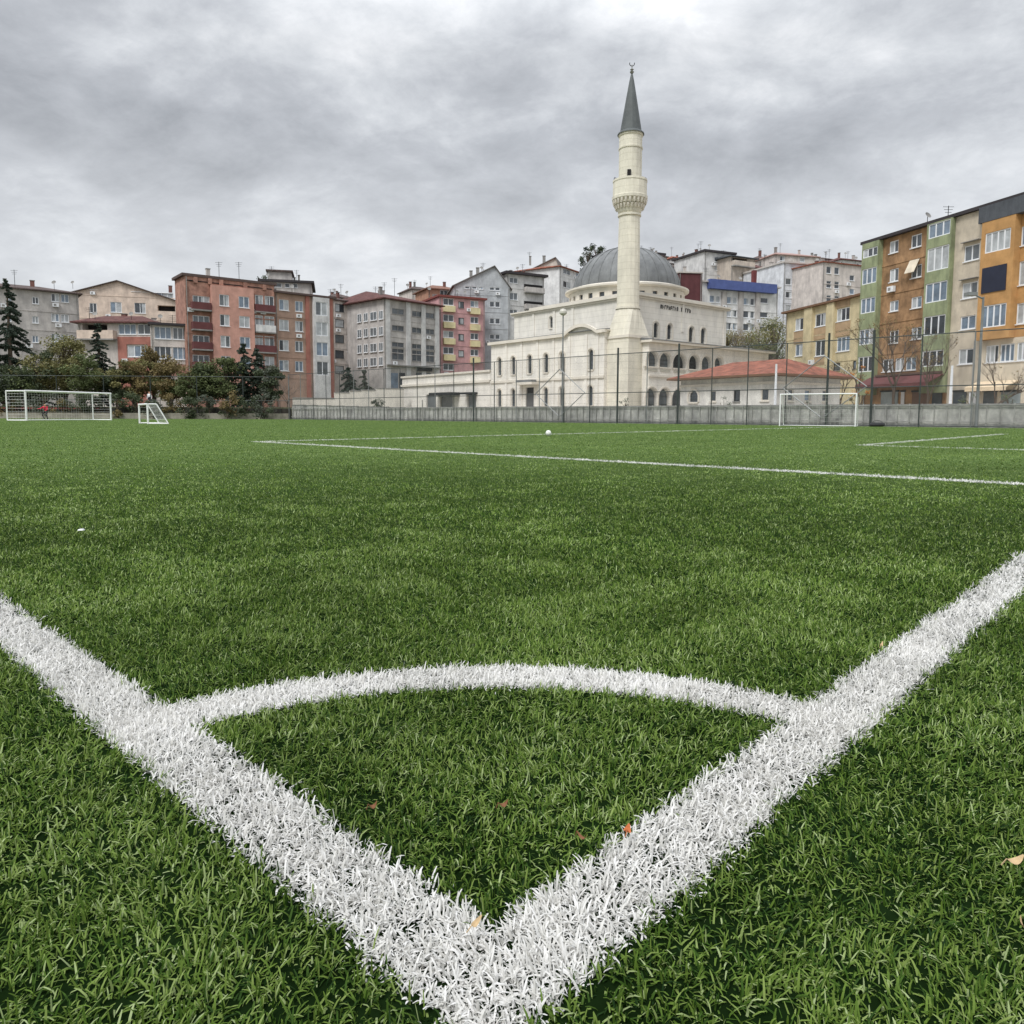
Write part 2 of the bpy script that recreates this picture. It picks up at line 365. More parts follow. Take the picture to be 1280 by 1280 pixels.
# markings in (l, r) coordinates: name -> (l0, l1, r0, r1)
LINES = {'goal_line': (0, 95, 0, LW), 'touchline': (0, LW, LW, 41.0),
         'penalty_area_line': (-9, 13.7, 6.82, 7.02), 'penalty_area_front_line': (13.5, 13.7, 7.03, 39.5),
         'small_area_line': (-11, 4.55, 14.42, 14.58), 'small_area_side_line': (4.42, 4.56, 14.59, 27.5)}
def in_lines(l, r, jit=0):
    m = np.zeros(l.shape, bool)
    for a, b, c, d in LINES.values(): m |= (l > a) & (l < b) & (r > c) & (r < d)
    rad = np.hypot(l, r); m |= (rad < 1.0) & (rad > 1.0 - LW) & (l > 0) & (r > 0)
    return m

# ground sheet to the horizon, the turf backing of the pitch and the slope behind
def hill_z(x, y):
    d = y - (88 + .18 * abs(x + 10)) 
    if x > 25: d = y - 92
    d = max(0, d); return min(30.0, .035 * d + .0016 * d * d) + (2.2 * math.sin(x * .031 + 1) * min(1, d / 60))
gm = mat('earth_and_scrub', (104, 104, 82), .95, .35, .12, .4)
mb = MB(); xs = [-700, -450, -300] + list(range(-200, 201, 10)) + [300, 450, 700]; ys = [-400, -100, 0, 60, 80] + list(range(90, 301, 10)) + [350, 450, 700, 1300]
idx = {}
for j, y in enumerate(ys):
    for i, x in enumerate(xs): idx[i, j] = len(mb.v); mb.v.append((x, y, hill_z(x, y) - .03))
for j in range(len(ys) - 1):
    for i in range(len(xs) - 1): mb.f.append((idx[i, j], idx[i + 1, j], idx[i + 1, j + 1], idx[i, j + 1])); mb.m.append(mb.mi(gm))
tag(mb.build('ground', smooth=True), 'earth slope rising behind the buildings', None, None, 'structure')
tb = mat('turf_backing', (20, 34, 14), 1.0, .3, 3, .3, spec=0)
_n = tb.node_tree.nodes; _l = tb.node_tree.links; _b = _n['Principled BSDF']; _src = _b.inputs['Base Color'].links[0].from_socket      # dark infill near the camera, lightened to green with distance to offset sparser fibres
_t = _n.new('ShaderNodeTexCoord'); _v = _n.new('ShaderNodeVectorMath'); _v.operation = 'LENGTH'; _l.new(_t.outputs['Object'], _v.inputs[0]); _r = _n.new('ShaderNodeMapRange'); _r.inputs[1].default_value = 2.5; _r.inputs[2].default_value = 11; _l.new(_v.outputs['Value'], _r.inputs[0])
_m = _n.new('ShaderNodeMix'); _m.data_type = 'RGBA'; _l.new(_r.outputs[0], _m.inputs[0]); _l.new(_src, _m.inputs[6]); _m.inputs[7].default_value = (.085, .13, .042, 1); _l.new(_m.outputs[2], _b.inputs['Base Color'])
mb = MB()
poly = [(-78, -8), (60, -8), (FEN0.x + .4, FEN0.y), (FEN1.x, FEN1.y + .1), (-78, 77.2)]
mb.face([(p[0], p[1], .004) for p in poly], tb)
tag(mb.build('pitch_backing'), 'dark backing of the artificial pitch', None, None, 'structure')
pv = mat('paving_pale', (168, 160, 148), .9, .15, .6, .2)
mb = MB(); mb.face([(FEN0.x + .6, FEN0.y + .4, -.004), (90, 20, -.004), (90, 92, -.004), (-25, 92, -.004), (FEN1.x + .3, FEN1.y + .6, -.004)], pv)
tag(mb.build('pavement'), 'pale paving between the fence and the buildings', None, None, 'structure')

# ------------------------------------------------------------------ artificial grass: real blades
def grass_mat(name, cols, white=False):
    m = bpy.data.materials.new(name); m.use_nodes = True; nt = m.node_tree; N = nt.nodes; L = nt.links
    b = N['Principled BSDF']; out = N['Material Output']
    at_ = N.new('ShaderNodeAttribute'); at_.attribute_name = 'tint'
    rp = N.new('ShaderNodeValToRGB'); e = rp.color_ramp.elements
    e[0].position = 0; e[0].color = (*cols[0], 1); e[1].position = 1; e[1].color = (*cols[-1], 1)
    for i, c in enumerate(cols[1:-1]): x = e.new((i + 1) / (len(cols) - 1)); x.color = (*c, 1)
    L.new(at_.outputs['Fac'], rp.inputs[0])
    tc = N.new('ShaderNodeTexCoord'); n = N.new('ShaderNodeTexNoise'); n.inputs['Scale'].default_value = .45; n.inputs['Detail'].default_value = 5; n.inputs['Roughness'].default_value = .62
    L.new(tc.outputs['Object'], n.inputs[0])
    mr = N.new('ShaderNodeMapRange'); mr.inputs[1].default_value = .3; mr.inputs[2].default_value = .7; v = .04 if white else .3
    mr.inputs[3].default_value = 1 - v; mr.inputs[4].default_value = 1 + v; L.new(n.outputs['Fac'], mr.inputs[0])
    vm = N.new('ShaderNodeVectorMath'); vm.operation = 'SCALE'; L.new(rp.outputs[0], vm.inputs[0]); L.new(mr.outputs[0], vm.inputs['Scale'])
    L.new(vm.outputs[0], b.inputs['Base Color']); b.inputs['Roughness'].default_value = .6; b.inputs['Specular IOR Level'].default_value = .12
    tr = N.new('ShaderNodeBsdfTranslucent'); L.new(vm.outputs[0], tr.inputs[0])
    mx = N.new('ShaderNodeMixShader'); mx.inputs[0].default_value = .28; L.new(b.outputs[0], mx.inputs[1]); L.new(tr.outputs[0], mx.inputs[2]); L.new(mx.outputs[0], out.inputs[0])
    return m
GREEN = grass_mat('turf_fibre_green', [(.010, .034, .006), (.050, .108, .013), (.142, .226, .036), (.25, .335, .09), (.40, .49, .23)])
WHT = grass_mat('turf_fibre_white', [(.66, .65, .61), (.79, .78, .75), (.86, .85, .83)], True)

def blades_mesh(name, m, x, y, wid, hgt, az, lean, curl, tint, segs):
    """vectorised blades: segs spine pieces, last one ends in a point"""
    n = len(x)
    if n == 0: return None
    ts = {3: [0, .4, .75, 1], 2: [0, .55, 1], 1: [0, 1]}[segs]
    px = np.zeros(n); pz = np.zeros(n); pts = [(px.copy(), pz.copy())]
    for a, b in zip(ts, ts[1:]):
        th = lean + curl * (a + b) / 2; px = px + np.sin(th) * hgt * (b - a); pz = pz + np.cos(th) * hgt * (b - a); pts.append((px.copy(), pz.copy()))
    tw = az + np.pi / 2 + RNG.normal(0, .5, n); cx, sx_ = np.cos(tw), np.sin(tw); ca, sa = np.cos(az), np.sin(az)
    V = []; wt = {3: [.9, 1, .85], 2: [1, .85], 1: [1, .55]}[segs]
    for k in range(segs):
        d, z = pts[k]; hw = wid * wt[k] / 2
        for s in (-1, 1): V.append(np.stack([x + ca * d + s * cx * hw, y + sa * d + s * sx_ * hw, np.maximum(z, .001)], 1))
    d, z = pts[-1]
    if segs in (1, 3):
        hw = wid * .4 / 2
        for s in (-1, 1): V.append(np.stack([x + ca * d + s * cx * hw, y + sa * d + s * sx_ * hw, np.maximum(z, .002)], 1))
    else: V.append(np.stack([x + ca * d, y + sa * d, np.maximum(z, .002)], 1))
    V = np.stack(V, 1); nv = V.shape[1]; base = (np.arange(n) * nv)[:, None]
    quads = [np.array([2 * k, 2 * k + 1, 2 * k + 3, 2 * k + 2]) for k in range(segs - 1)]
    if segs == 1: quads = [np.array([0, 1, 3, 2])]; tri = None
    elif segs == 3: quads.append(np.array([4, 5, 7, 6])); tri = None
    else: tri = np.array([2 * segs - 2, 2 * segs - 1, 2 * segs])
    pat = np.concatenate(quads + ([tri] if tri is not None else [])); loops = (base + pat[None, :]).ravel()
    ln = np.array([4] * len(quads) + ([3] if tri is not None else [])); tot = np.tile(ln, n); st = np.concatenate([[0], np.cumsum(tot)[:-1]])
    me = bpy.data.meshes.new(name); me.vertices.add(n * nv); me.vertices.foreach_set('co', V.astype(np.float32).ravel())
    me.loops.add(len(loops)); me.loops.foreach_set('vertex_index', loops.astype(np.int32)); me.polygons.add(len(tot))
    me.polygons.foreach_set('loop_start', st.astype(np.int32))
    at_ = me.attributes.new('tint', 'FLOAT', 'POINT'); at_.data.foreach_set('value', np.repeat(np.clip(tint, 0, 1), nv).astype(np.float32))
    me.materials.append(m); me.update(calc_edges=True)
    o = bpy.data.objects.new(name, me); col.objects.link(o); return o

PX = np.array([p[0] for p in poly]); PY = np.array([p[1] for p in poly])
def inside(x, y):
    c = np.ones(x.shape, bool)
    for i in range(len(poly)):
        a, b = poly[i], poly[(i + 1) % len(poly)]; c &= ((b[0] - a[0]) * (y - a[1]) - (b[1] - a[1]) * (x - a[0])) > .0
    return c
K, R0 = 420000., 2.1
def sample(rmax=115, k=K):
    TB = 7                                             # fibres per tuft
    n0 = int(k / TB / (R0 * R0) * (math.pi * R0 * R0)); r = R0 * np.sqrt(RNG.random(n0)); t = RNG.random(n0) * 2 * np.pi
    x, y = r * np.cos(t), r * np.sin(t); keep = y > .12; x, y = x[keep], y[keep]
    th = R(104); n1 = int(k / TB * math.log(rmax / R0) * th); r = R0 * np.exp(RNG.random(n1) * math.log(rmax / R0)); t = np.pi / 2 + (RNG.random(n1) - .5) * th
    x = np.concatenate([x, r * np.cos(t)]); y = np.concatenate([y, r * np.sin(t)])
    n2 = int(k / TB * math.log(16 / R0) * R(66)); r = R0 * np.exp(RNG.random(n2) * math.log(16 / R0)); t = RNG.random(n2) * R(33) + R(5); t = np.where(RNG.random(n2) < .5, t, np.pi - t)     # wings beside the frame
    x = np.concatenate([x, r * np.cos(t)]); y = np.concatenate([y, r * np.sin(t)])
    return x, y, TB
def fibres(x, y, TB, white=False):
    n = len(x); r = np.maximum(np.hypot(x, y), .3); s = np.maximum(1, r / 2.0)
    az = RNG.random(n) * 2 * np.pi + 0; ln = np.abs(RNG.normal(.9, .5, n)); tt = RNG.random(n)
    fld = np.sin(x * 9.1 + 1.3 * np.sin(y * 7.3)) + np.sin(y * 11.7 + 1.9 * np.sin(x * 5.1 + 1)) + .8 * np.sin(x * 2.3 - y * 3.1 + np.sin(x * 1.7)) + .8 * np.sin(x * .7 + y * .9)     # patches brushed one way or the other
    az = np.where(RNG.random(n) < .55, fld * 1.4 - 1.2 + RNG.normal(0, .5, n), az); tt = np.clip(tt + .085 * fld, 0, 1)
    rep = lambda a: np.repeat(a, TB)
    sp = .0065 * rep(s) ** .9; n = n * TB
    fx = rep(x) + RNG.normal(0, 1, n) * sp; fy = rep(y) + RNG.normal(0, 1, n) * sp; s = rep(s)
    az = rep(az) + RNG.normal(0, 1.0, n); lean = np.abs(rep(ln) * .6 + RNG.normal(0, .45, n)); curl = RNG.normal(1.6, 1.1, n)
    far_ = np.clip((s - 1.25) / 3.5, 0, 1); lean = lean + .35 * far_; h = np.clip(RNG.normal(.0175, .005, n), .008, .030) * (1 + .15 * far_); w = (.0026 if white else .0021) * s ** (.72 if white else .82) * RNG.uniform(.7, 1.25, n)
    tint = np.clip(.45 * rep(tt) + RNG.beta(1.1, 2.5, n) * .95 - .10, 0, 1)
    tint = tint + .07 * far_  # far fibres paler: gloss at grazing view painted into the tint
    tint = np.where(RNG.random(n) < .05, np.clip(tint + .45, 0, 1), tint)
    return fx, fy, w, h, az, lean, curl, tint
tx, ty, TB = sample()
rel = np.stack([tx, ty], 1) - CORNER; l, r_ = rel @ EL, rel @ ER
jit = RNG.normal(0, .004, (2, len(tx)))
white = in_lines(l + jit[0], r_ + jit[1]); far = np.hypot(tx, ty) > 3.2; ok = inside(tx, ty)
gx, gy = tx[~white & ok], ty[~white & ok]
def split_build(name, m, F, kind, label):
    x, y = F[0], F[1]; d = np.hypot(x, y); objs = []
    for a, b, sg, nm in ((0, 6, 3, name), (6, 16, 2, name), (16, 1e9, 1, name)):
        k = (d >= a) & (d < b); o = blades_mesh(nm, m, *[v[k] for v in F], sg)
        if o: objs.append(tag(o, label[sg] if isinstance(label, dict) else label, None, None, kind))
    return objs
split_build('artificial_grass', GREEN, fibres(gx, gy, TB), 'stuff', {3: 'green artificial grass fibres around the pitch corner', 2: 'green artificial grass in the middle distance', 1: 'green artificial grass on the far side of the pitch'})
# white fibres of the markings
def strip_pts(a, b, c, d, dens_f):
    P = []
    L0 = max(b - a, d - c); along_l = (b - a) > (d - c); step = .25
    q = a if along_l else c; end = b if along_l else d
    while q < end:
        q2 = min(q + step, end); m_ = (q + q2) / 2
        p = W(m_, (c + d) / 2) if along_l else W((a + b) / 2, m_); dist = math.hypot(*p)
        n = int(dens_f(dist) * (q2 - q) * (d - c if along_l else b - a) + RNG.random())
        u = RNG.uniform(q, q2, n); v = RNG.uniform(c if along_l else a, d if along_l else b, n)
        ll, rr = (u, v) if along_l else (v, u); P.append(np.stack([CORNER[0] + EL[0] * ll + ER[0] * rr, CORNER[1] + EL[1] * ll + ER[1] * rr], 1))
        q = q2 if dist < 15 else q2
    return np.concatenate(P)
def dens_w(d): return K / TB / (R0 * R0) * 2.1 if d < R0 else max(160, K / TB / (d * d) ** .82 * 1.2)
labels = {'goal_line': 'white fibre line running to the left from the corner', 'touchline': 'white fibre line running to the right from the corner',
          'penalty_area_line': 'long white line crossing the middle of the pitch', 'penalty_area_front_line': 'faint white line on the far part of the pitch',
          'small_area_line': 'white line at right running out of the frame', 'small_area_side_line': 'short white line in front of the right goal'}
for k, (a, b, c, d) in LINES.items():
    P = strip_pts(a, b, c, d, dens_w); kk = (P[:, 1] > .1) & inside(P[:, 0], P[:, 1]) & (np.abs(P[:, 0]) < P[:, 1] * 1.5 + 2.5); P = P[kk]
    F = list(fibres(P[:, 0], P[:, 1], TB, True)); d_ = np.hypot(F[0], F[1]); F[2] = np.minimum(F[2], .0030 * np.maximum(1, d_ / 2) ** .7); F[3] = F[3] * (.95 if k in ('goal_line', 'touchline') else 1.05)
    sg = 3 if k in ('goal_line', 'touchline') else 2
    o = blades_mesh(k, WHT, *F, sg); tag(o, labels[k], None, None, 'structure')
n = int(K / TB / 4 * 2.1 * .25 * math.pi * (1 - (1 - LW) ** 2)); rr = np.sqrt(RNG.uniform((1 - LW) ** 2, 1, n)); t = RNG.uniform(0, np.pi / 2, n)
P = np.array([W(a, b) for a, b in zip(rr * np.cos(t), rr * np.sin(t))])
F = list(fibres(P[:, 0], P[:, 1], TB, True)); F[3] = F[3] * .95
tag(blades_mesh('corner_arc', WHT, *F, 3), 'white quarter circle of fibres at the corner', None, None, 'structure')

# ================================================================== the big block at the right edge
OR = wallm('orange_render', (184, 130, 76), .4, .3); ORB = wallm('orange_bright', (214, 146, 66), .12, .1); GRN = wallm('green_render', (154, 168, 112), .4, .1)
BEI = wallm('beige_render', (208, 190, 160), .22); CRM = wallm('cream_render', (222, 204, 172), .2); GRYB = wallm('grey_cladding', (84, 90, 98), .3)
def s_px(F, px, py=400): return F.u(px, py)
def rows(F, ref, rr): return [(F.z(ref, b), F.z(ref, t)) for t, b in rr]
p0, p1 = (1079, 74.0), (1300, 56.2)
r2 = [(299, 315), (334, 351), (374, 387.5), (411.7, 427.5)]
B, F, z1 = building('tall orange and green striped apartment block with white windows at the right edge', p0, p1, 307.5, 12, OR, name='apartment_block', wins=[
    dict(cols=[(1112, 1123)], rows=[(301, 316), (336, 352), (376, 389), (413, 429)], n=2), dict(cols=[(1139, 1152)], rows=[(293, 309), (331, 347), (371, 385), (409, 424)], n=2),
    dict(cols=[(1103, 1117), (1119, 1130), (1132, 1145)], rows=[(448, 464)], n=2, ref=1120)],
    roof=lambda B, F, D, z: roof_flat(B, [F.w(0, 0)[:2], F.w(F.L, 0)[:2], F.w(F.L, -D)[:2], F.w(0, -D)[:2]], z, .7, .28, mat('eave_dark', (62, 58, 60), .8)))
zt = z1 - .02
a, b = s_px(F, 1079.5), s_px(F, 1100)
bay(B, F, a + .02, b, 2.6, zt, .55, GRN, rows(F, 1088, [(312, 323), (336.6, 356), (373, 392), (411.7, 431), (445.7, 465)]), 3, margin=.12)
a, b = s_px(F, 1160), s_px(F, 1190.5)
bay(B, F, a, b, 2.6, zt, .6, GRN, rows(F, 1175, [(279.7, 297.8), (310, 339), (353.5, 378), (394.8, 419), (438, 457.8)]), 3, margin=.15)
a, b = s_px(F, 1190.8), s_px(F, 1231)
def panel(name, B, F, a, b, z0, z1, dep, m, hs, n=2, **kw):
    """a flush facade strip of another colour, a little proud of the wall"""
    G = Fac(F.w(a, dep), F.w(b, dep)); mb = MB(); wall_holes(mb, G, 0, G.L, z0, z1, hs, m, rev=min(.16, dep - .01))
    for u in (0, G.L):
        q = [G.w(u, 0, z0), G.w(u, -dep, z0), G.w(u, -dep, z1), G.w(u, 0, z1)]; mb.face(q if u else q[::-1], m)
    mb.face([G.w(0, 0, z1), G.w(G.L, 0, z1), G.w(G.L, -dep, z1), G.w(0, -dep, z1)], m); mb.face([G.w(0, 0, z0), G.w(0, -dep, z0), G.w(G.L, -dep, z0), G.w(G.L, 0, z0)], m)
    o = mb.build(name, B)
    for h in hs: window(B, G, *h[:4], n=n, t=.08, **kw)
    return G
rr = rows(F, 1212, [(307.5, 327), (353.6, 373), (394.8, 411.7), (436, 455)]); u0, u1 = s_px(F, 1203) - a, s_px(F, 1222) - a
G = panel('beige_strip', B, F, a, b, -.5, zt, .2, BEI, [(u0, u1, c, d) for c, d in rr])
for i, m in ((1, WHITE), (0, DARK)):                               # raised sash blinds under the second and first rows
    z = rr[i + 0][1] + .25; mb = MB(); mb.fbox(G, u0 - .1, u1 + .1, .02, .35, z, z + .05, CONC); mb.build('awning', B)
# small sloping cream awning on the brown strip
uu0, uu1 = s_px(F, 1137, 340), s_px(F, 1149, 340); zz = F.z(1142, 325); mb = MB()
P_ = [F.w(uu0, .04, zz), F.w(uu1, .04, zz), F.w(uu1, .6, zz - 1.15), F.w(uu0, .6, zz - 1.15)]
mb.hexa([(p.x, p.y, p.z - .05) for p in P_] + [tuple(p) for p in P_], CRM)
mb.build('awning', B)
# protruding orange and cream bay
a, b = s_px(F, 1232), s_px(F, 1273.5)
z5 = [F.z(1252, y) for y in (262, 284, 319.7, 334, 365.7, 381.4, 409.3, 424, 431, 453, 478)]
ZT5 = F.z(1250, 277)
G5 = bay(B, F, a, b, z5[7], ZT5, .9, ORB, [(F.z(1252, 316), F.z(1252, 291)), (z5[6], z5[5])], 4, margin=.35)
GG = Fac(F.w(a, .9), F.w(b, .9)); mb = MB(); mb.fbox(GG, .3, GG.L - .5, .004, .07, z5[4], z5[3], mat('navy_blind', (44, 48, 64), .6)); mb.build('blind', B)
mb = MB(); mb.fbox(F, a - .35, s_px(F, 1300), .01, .93, ZT5 + .01, zt - .03, GRYB); mb.build('attic', B)
c = s_px(F, 1299)
hs = [(s_px(F, 1277, 345) - b, s_px(F, 1295, 345) - b, F.z(1280, y1), F.z(1280, y0)) for y0, y1 in ((284, 308), (327, 357), (379, 405))]
panel('orange_strip', B, F, b + .01, c, z5[7], ZT5 - .01, .3, ORB, hs, 2)
a2 = s_px(F, 1231.5); hs = [(s_px(F, 1236, 440) - a2, s_px(F, 1252, 440) - a2, z5[9], z5[8]), (s_px(F, 1254, 440) - a2, s_px(F, 1272, 440) - a2, z5[9], z5[8]), (s_px(F, 1275, 440) - a2, s_px(F, 1294, 440) - a2, z5[9], z5[8])]
panel('cream_strip', B, F, a2, c, -.5, z5[7] - .01, .32, CRM, hs, 3)
# awnings over the ground floor
AW = mat('awning_cream', (226, 206, 176), .8); AM = mat('awning_maroon', (112, 70, 70), .8, .2)
def awn(B, F, u0, u1, zt, zb, dep, m, o=.33):
    mb = MB(); P = [F.w(u0, o, zt), F.w(u1, o, zt), F.w(u1, o + dep, zb), F.w(u0, o + dep, zb)]
    mb.hexa([(p.x, p.y, p.z - .08) for p in P] + [tuple(p) for p in P], m); mb.fbox(F, u0, u1, o + dep - .04, o + dep, zb - .32, zb - .082, m); return mb.build('awning', B)
awn(B, F, s_px(F, 1226, 480), s_px(F, 1278, 480), F.z(1250, 476), F.z(1250, 484), 1.3, AW)
awn(B, F, s_px(F, 1093, 478), s_px(F, 1186, 478), F.z(1140, 466), F.z(1140, 480), 2.2, AM, .02)
SHOPG = mat('shop_glass', (150, 160, 162), .2, .3, .5)
for i, (x0, x1, g) in enumerate(((1102, 1123, SHOPG), (1127, 1131, WHITE), (1141, 1160, mat('shutter_brown', (124, 98, 84), .7)), (1166, 1178, GLASSES[0]), (1196, 1212, GLASSES[0]), (1216, 1228, WHITE), (1234, 1250, GLASSES[3]), (1256, 1280, SHOPG))):
    mb = MB(); u0, u1 = s_px(F, x0, 495), s_px(F, x1, 495); o = .34 if x0 > 1190 else .02; mb.fbox(F, u0, u1, o, o + .06, .4, F.z((x0 + x1) / 2, 490), g)
    mb.fbox(F, u0 - .1, u1 + .1, o, o + .1, F.z((x0 + x1) / 2, 490) + .002, F.z((x0 + x1) / 2, 490) + .15, DARK); mb.build('shop_front', B)
mb = MB(); mb.fbox(F, s_px(F, 1102, 452), s_px(F, 1186, 452), .01, .7, F.z(1140, 469), F.z(1140, 466.5), mat('ledge_brown', (104, 84, 76))); mb.build('ledge', B)
rooftop(B, F, 12, z1 + .2, 1, 3, 1)
mb = MB(); mb.tube([F.w(s_px(F, 1232), 1.0, .5), F.w(s_px(F, 1232), 1.0, z5[7])], .06, CONC, 6); mb.build('drainpipe', B)

# ================================================================== yellow block beside it
YEL = wallm('yellow_render', (218, 196, 138), .2, .1); TAN = wallm('tan_panel', (192, 152, 104), .15)
B, F, z1 = building('low yellow apartment block with tan panels beside the striped block', (979.5, 89.5), (1076.5, 75.6), 393, 14, YEL, name='apartment_block', wins=[
    dict(cols=[(994, 1004)], rows=[(398, 413), (430, 445)], n=2, ref=999), dict(cols=[(1019, 1032)], rows=[(392, 408), (425, 445)], n=2, ref=1025), dict(cols=[(1046, 1062)], rows=[(385, 401), (421, 439)], n=3, ref=1054),
    dict(cols=[(1041, 1050)], rows=[(454, 463)], n=1, ref=1045, frame=DARK), dict(cols=[(1066, 1070)], rows=[(451, 461)], n=1, frame=DARK)],
    roof=lambda B, F, D, z: roof_flat(B, [F.w(0, 0)[:2], F.w(F.L, 0)[:2], F.w(F.L, -D)[:2], F.w(0, -D)[:2]], z, .5, .22, mat('eave_brown', (120, 92, 72), .8)))
for x0, x1, rr in ((993, 1005, [(414, 429)]), (1018, 1033, [(409, 424), (446, 456)]), (1045, 1063, [(372, 384), (402, 420)])):
    for t, b_ in rr:
        mb = MB(); mb.fbox(F, F.u(x0, t), F.u(x1, t), .003, .05, F.z((x0 + x1) / 2, b_), F.z((x0 + x1) / 2, t), TAN); mb.build('spandrel', B)
mb = MB(); mb.fbox(F, F.u(1006), F.u(1016), .004, .3, -1, z1 - .02, YEL); mb.fbox(F, F.u(1034), F.u(1043), .004, .3, -1, z1 - .02, YEL); mb.build('pilaster', B)

# ================================================================== mosque
STN = mat('mosque_stone', (234, 229, 219), .85, .06, .8, .2, streak=.22, k=.97); TRIM = mat('mosque_trim', (220, 213, 200), .85, .08, .8, k=.95); LEAD = mat('lead_roof', (124, 126, 126), .6, .2, .9, .1, streak=.25)
def courses(m, step=.55, dark=.86):
    """thin recessed joints between stone courses"""
    nt = m.node_tree; N = nt.nodes; L = nt.links; b = N['Principled BSDF']; src = b.inputs['Base Color'].links[0].from_socket
    tc = N.new('ShaderNodeTexCoord'); sp = N.new('ShaderNodeSeparateXYZ'); L.new(tc.outputs['Object'], sp.inputs[0])
    d = N.new('ShaderNodeMath'); d.operation = 'DIVIDE'; d.inputs[1].default_value = step; L.new(sp.outputs[2], d.inputs[0]); f = N.new('ShaderNodeMath'); f.operation = 'FRACT'; L.new(d.outputs[0], f.inputs[0])
    l = N.new('ShaderNodeMath'); l.operation = 'LESS_THAN'; l.inputs[1].default_value = .09; L.new(f.outputs[0], l.inputs[0])
    mx = N.new('ShaderNodeMix'); mx.data_type = 'RGBA'; mx.blend_type = 'MULTIPLY'; L.new(l.outputs[0], mx.inputs[0]); L.new(src, mx.inputs[6]); mx.inputs[7].default_value = (dark, dark, dark * .97, 1); L.new(mx.outputs[2], b.inputs['Base Color'])
courses(STN)
for m_ in (REDTILE, DKTILE, MAROON): courses(m_, .16, .72)
C0 = Vector((11.75, 72.0)); A_ = Vector((-.632, .775)); B_ = Vector((.775, .632)); A_.normalize(); B_.normalize()
M = empty('mosque', (C0.x, C0.y + 8, 0), 'cream stone mosque with grey dome and arcaded porch', 'mosque')
FL = Fac(C0 + A_ * 18.3, C0); FR = Fac(C0, C0 + B_ * 14.6)             # upper hall: left face, right face
zh = FR.z(801, 368)
def arch_win(mb_holes, F, px, t, b, wpx, ref=None):
    u = F.u(px, (t + b) / 2); w = wpx / 2; w = abs(F.u(px + w, (t + b) / 2) - u); return (u - w, u + w, F.z(px, b), F.z(px, t))
def arched(parent, F, a, b, c, d, glass=None, frame=TRIM, name='window', depth=.22, surround=True):
    """round-headed window: fills the head of a square opening with stone, frame and pane"""
    r = (b - a) / 2; cu = (a + b) / 2; zs = d - r; mb = MB(); N_ = 8
    for s in (-1, 1):                                                  # spandrels
        arc = [(cu + s * r * math.sin(t), zs + r * math.cos(t)) for t in [k * math.pi / 2 / N_ for k in range(N_ + 1)]]
        for (u0, z0), (u1, z1_) in zip(arc, arc[1:]):
            q = [F.w(u0, -.001, z0), F.w(u1, -.001, z1_), F.w(u1, -.001, d), F.w(u0, -.001, d)]; mb.face(q if s < 0 else q[::-1], STN)
            q = [F.w(u0, -.001, z0), F.w(u0, -depth, z0), F.w(u1, -depth, z1_), F.w(u1, -.001, z1_)]; mb.face(q, STN)
    if surround:
        pts = [(cu - r - .09, c)] + [(cu - (r + .09) * math.cos(t), zs + (r + .09) * math.sin(t)) for t in [k * math.pi / 12 for k in range(13)]] + [(cu + r + .09, c)]
        for (u0, z0), (u1, z1_) in zip(pts, pts[1:]):
            d2 = Vector((u1 - u0, z1_ - z0)).normalized(); n2 = Vector((-d2.y, d2.x)) * .11
            P = [(u0, z0), (u1, z1_), (u1 + n2.x, z1_ + n2.y), (u0 + n2.x, z0 + n2.y)]
            mb.hexa([tuple(F.w(u, .003, z)) for u, z in P] + [tuple(F.w(u, .07, z)) for u, z in P], TRIM)
    mb.fbox(F, a - .08, b + .08, .002, .1, c - .12, c - .002, TRIM)
    w = mb.build(name, parent)
    p = MB(); p.face([F.w(a, -depth + .02, c), F.w(b, -depth + .02, c), F.w(b, -depth + .02, d), F.w(a, -depth + .02, d)], glass or GLASSES[0])
    for k in (1, 2, 3): z = c + (d - c) * k / 4; p.fbox(F, a + .01, b - .01, -depth + .022, -depth + .06, z - .02, z + .02, DARK)
    p.build('pane', w); return w
def cornice(mb, F, z, u0, u1, dep=.35, h=.35):
    mb.fbox(F, u0, u1, .004, dep * .5, z - h, z - h * .45, TRIM); mb.fbox(F, u0 - .002, u1 + .002, .004, dep, z - h * .45 + .002, z, TRIM)
# upper hall walls
hr = [arch_win(None, FR, x, 403 + .14 * (x - 819) * .9, 422 + .14 * (x - 819) * .9, 5.4) for x in (820, 837, 864, 879)]
hl = [arch_win(None, FL, 689, 396, 410, 3.5)]
mb = MB(); wall_holes(mb, FR, 0, FR.L, 0, zh, hr, STN, .22); wall_holes(mb, FL, 0, FL.L, 0, zh, hl, STN, .22)
FB = Fac(FR.w(FR.L, 0), FR.w(FR.L, -18.3)); wall_holes(mb, FB, 0, FB.L, 0, zh, [], STN); FK = Fac(FR.w(FR.L, -18.3), FR.w(0, -18.3)); wall_holes(mb, FK, 0, FK.L, 0, zh, [], STN)
mb.face([FR.w(0, 0, zh), FR.w(FR.L, 0, zh), FR.w(FR.L, -18.3, zh), FR.w(0, -18.3, zh)], LEAD)
mb.build('prayer_hall', M)
for h in hr: arched(M, FR, *h)
for h in hl: arched(M, FL, *h)
mb = MB(); cornice(mb, FR, zh, -.3, FR.L + .35); cornice(mb, FL, zh, -.3, FL.L + .0); cornice(mb, FB, zh, 0, FB.L)
mb.build('cornice', M)
for u in (FR.L - .35, FR.L * .49): mb = MB(); mb.fbox(FR, u - .2, u + .2, .005, .09, 9.0 if u < 10 else 0, zh - .36, STN); mb.build('pilaster', M)
for px in (667, 693, 716): mb = MB(); u = FL.u(px, 395); mb.fbox(FL, u - .18, u + .18, .005, .09, 8.2, zh - .36, STN); mb.build('pilaster', M)
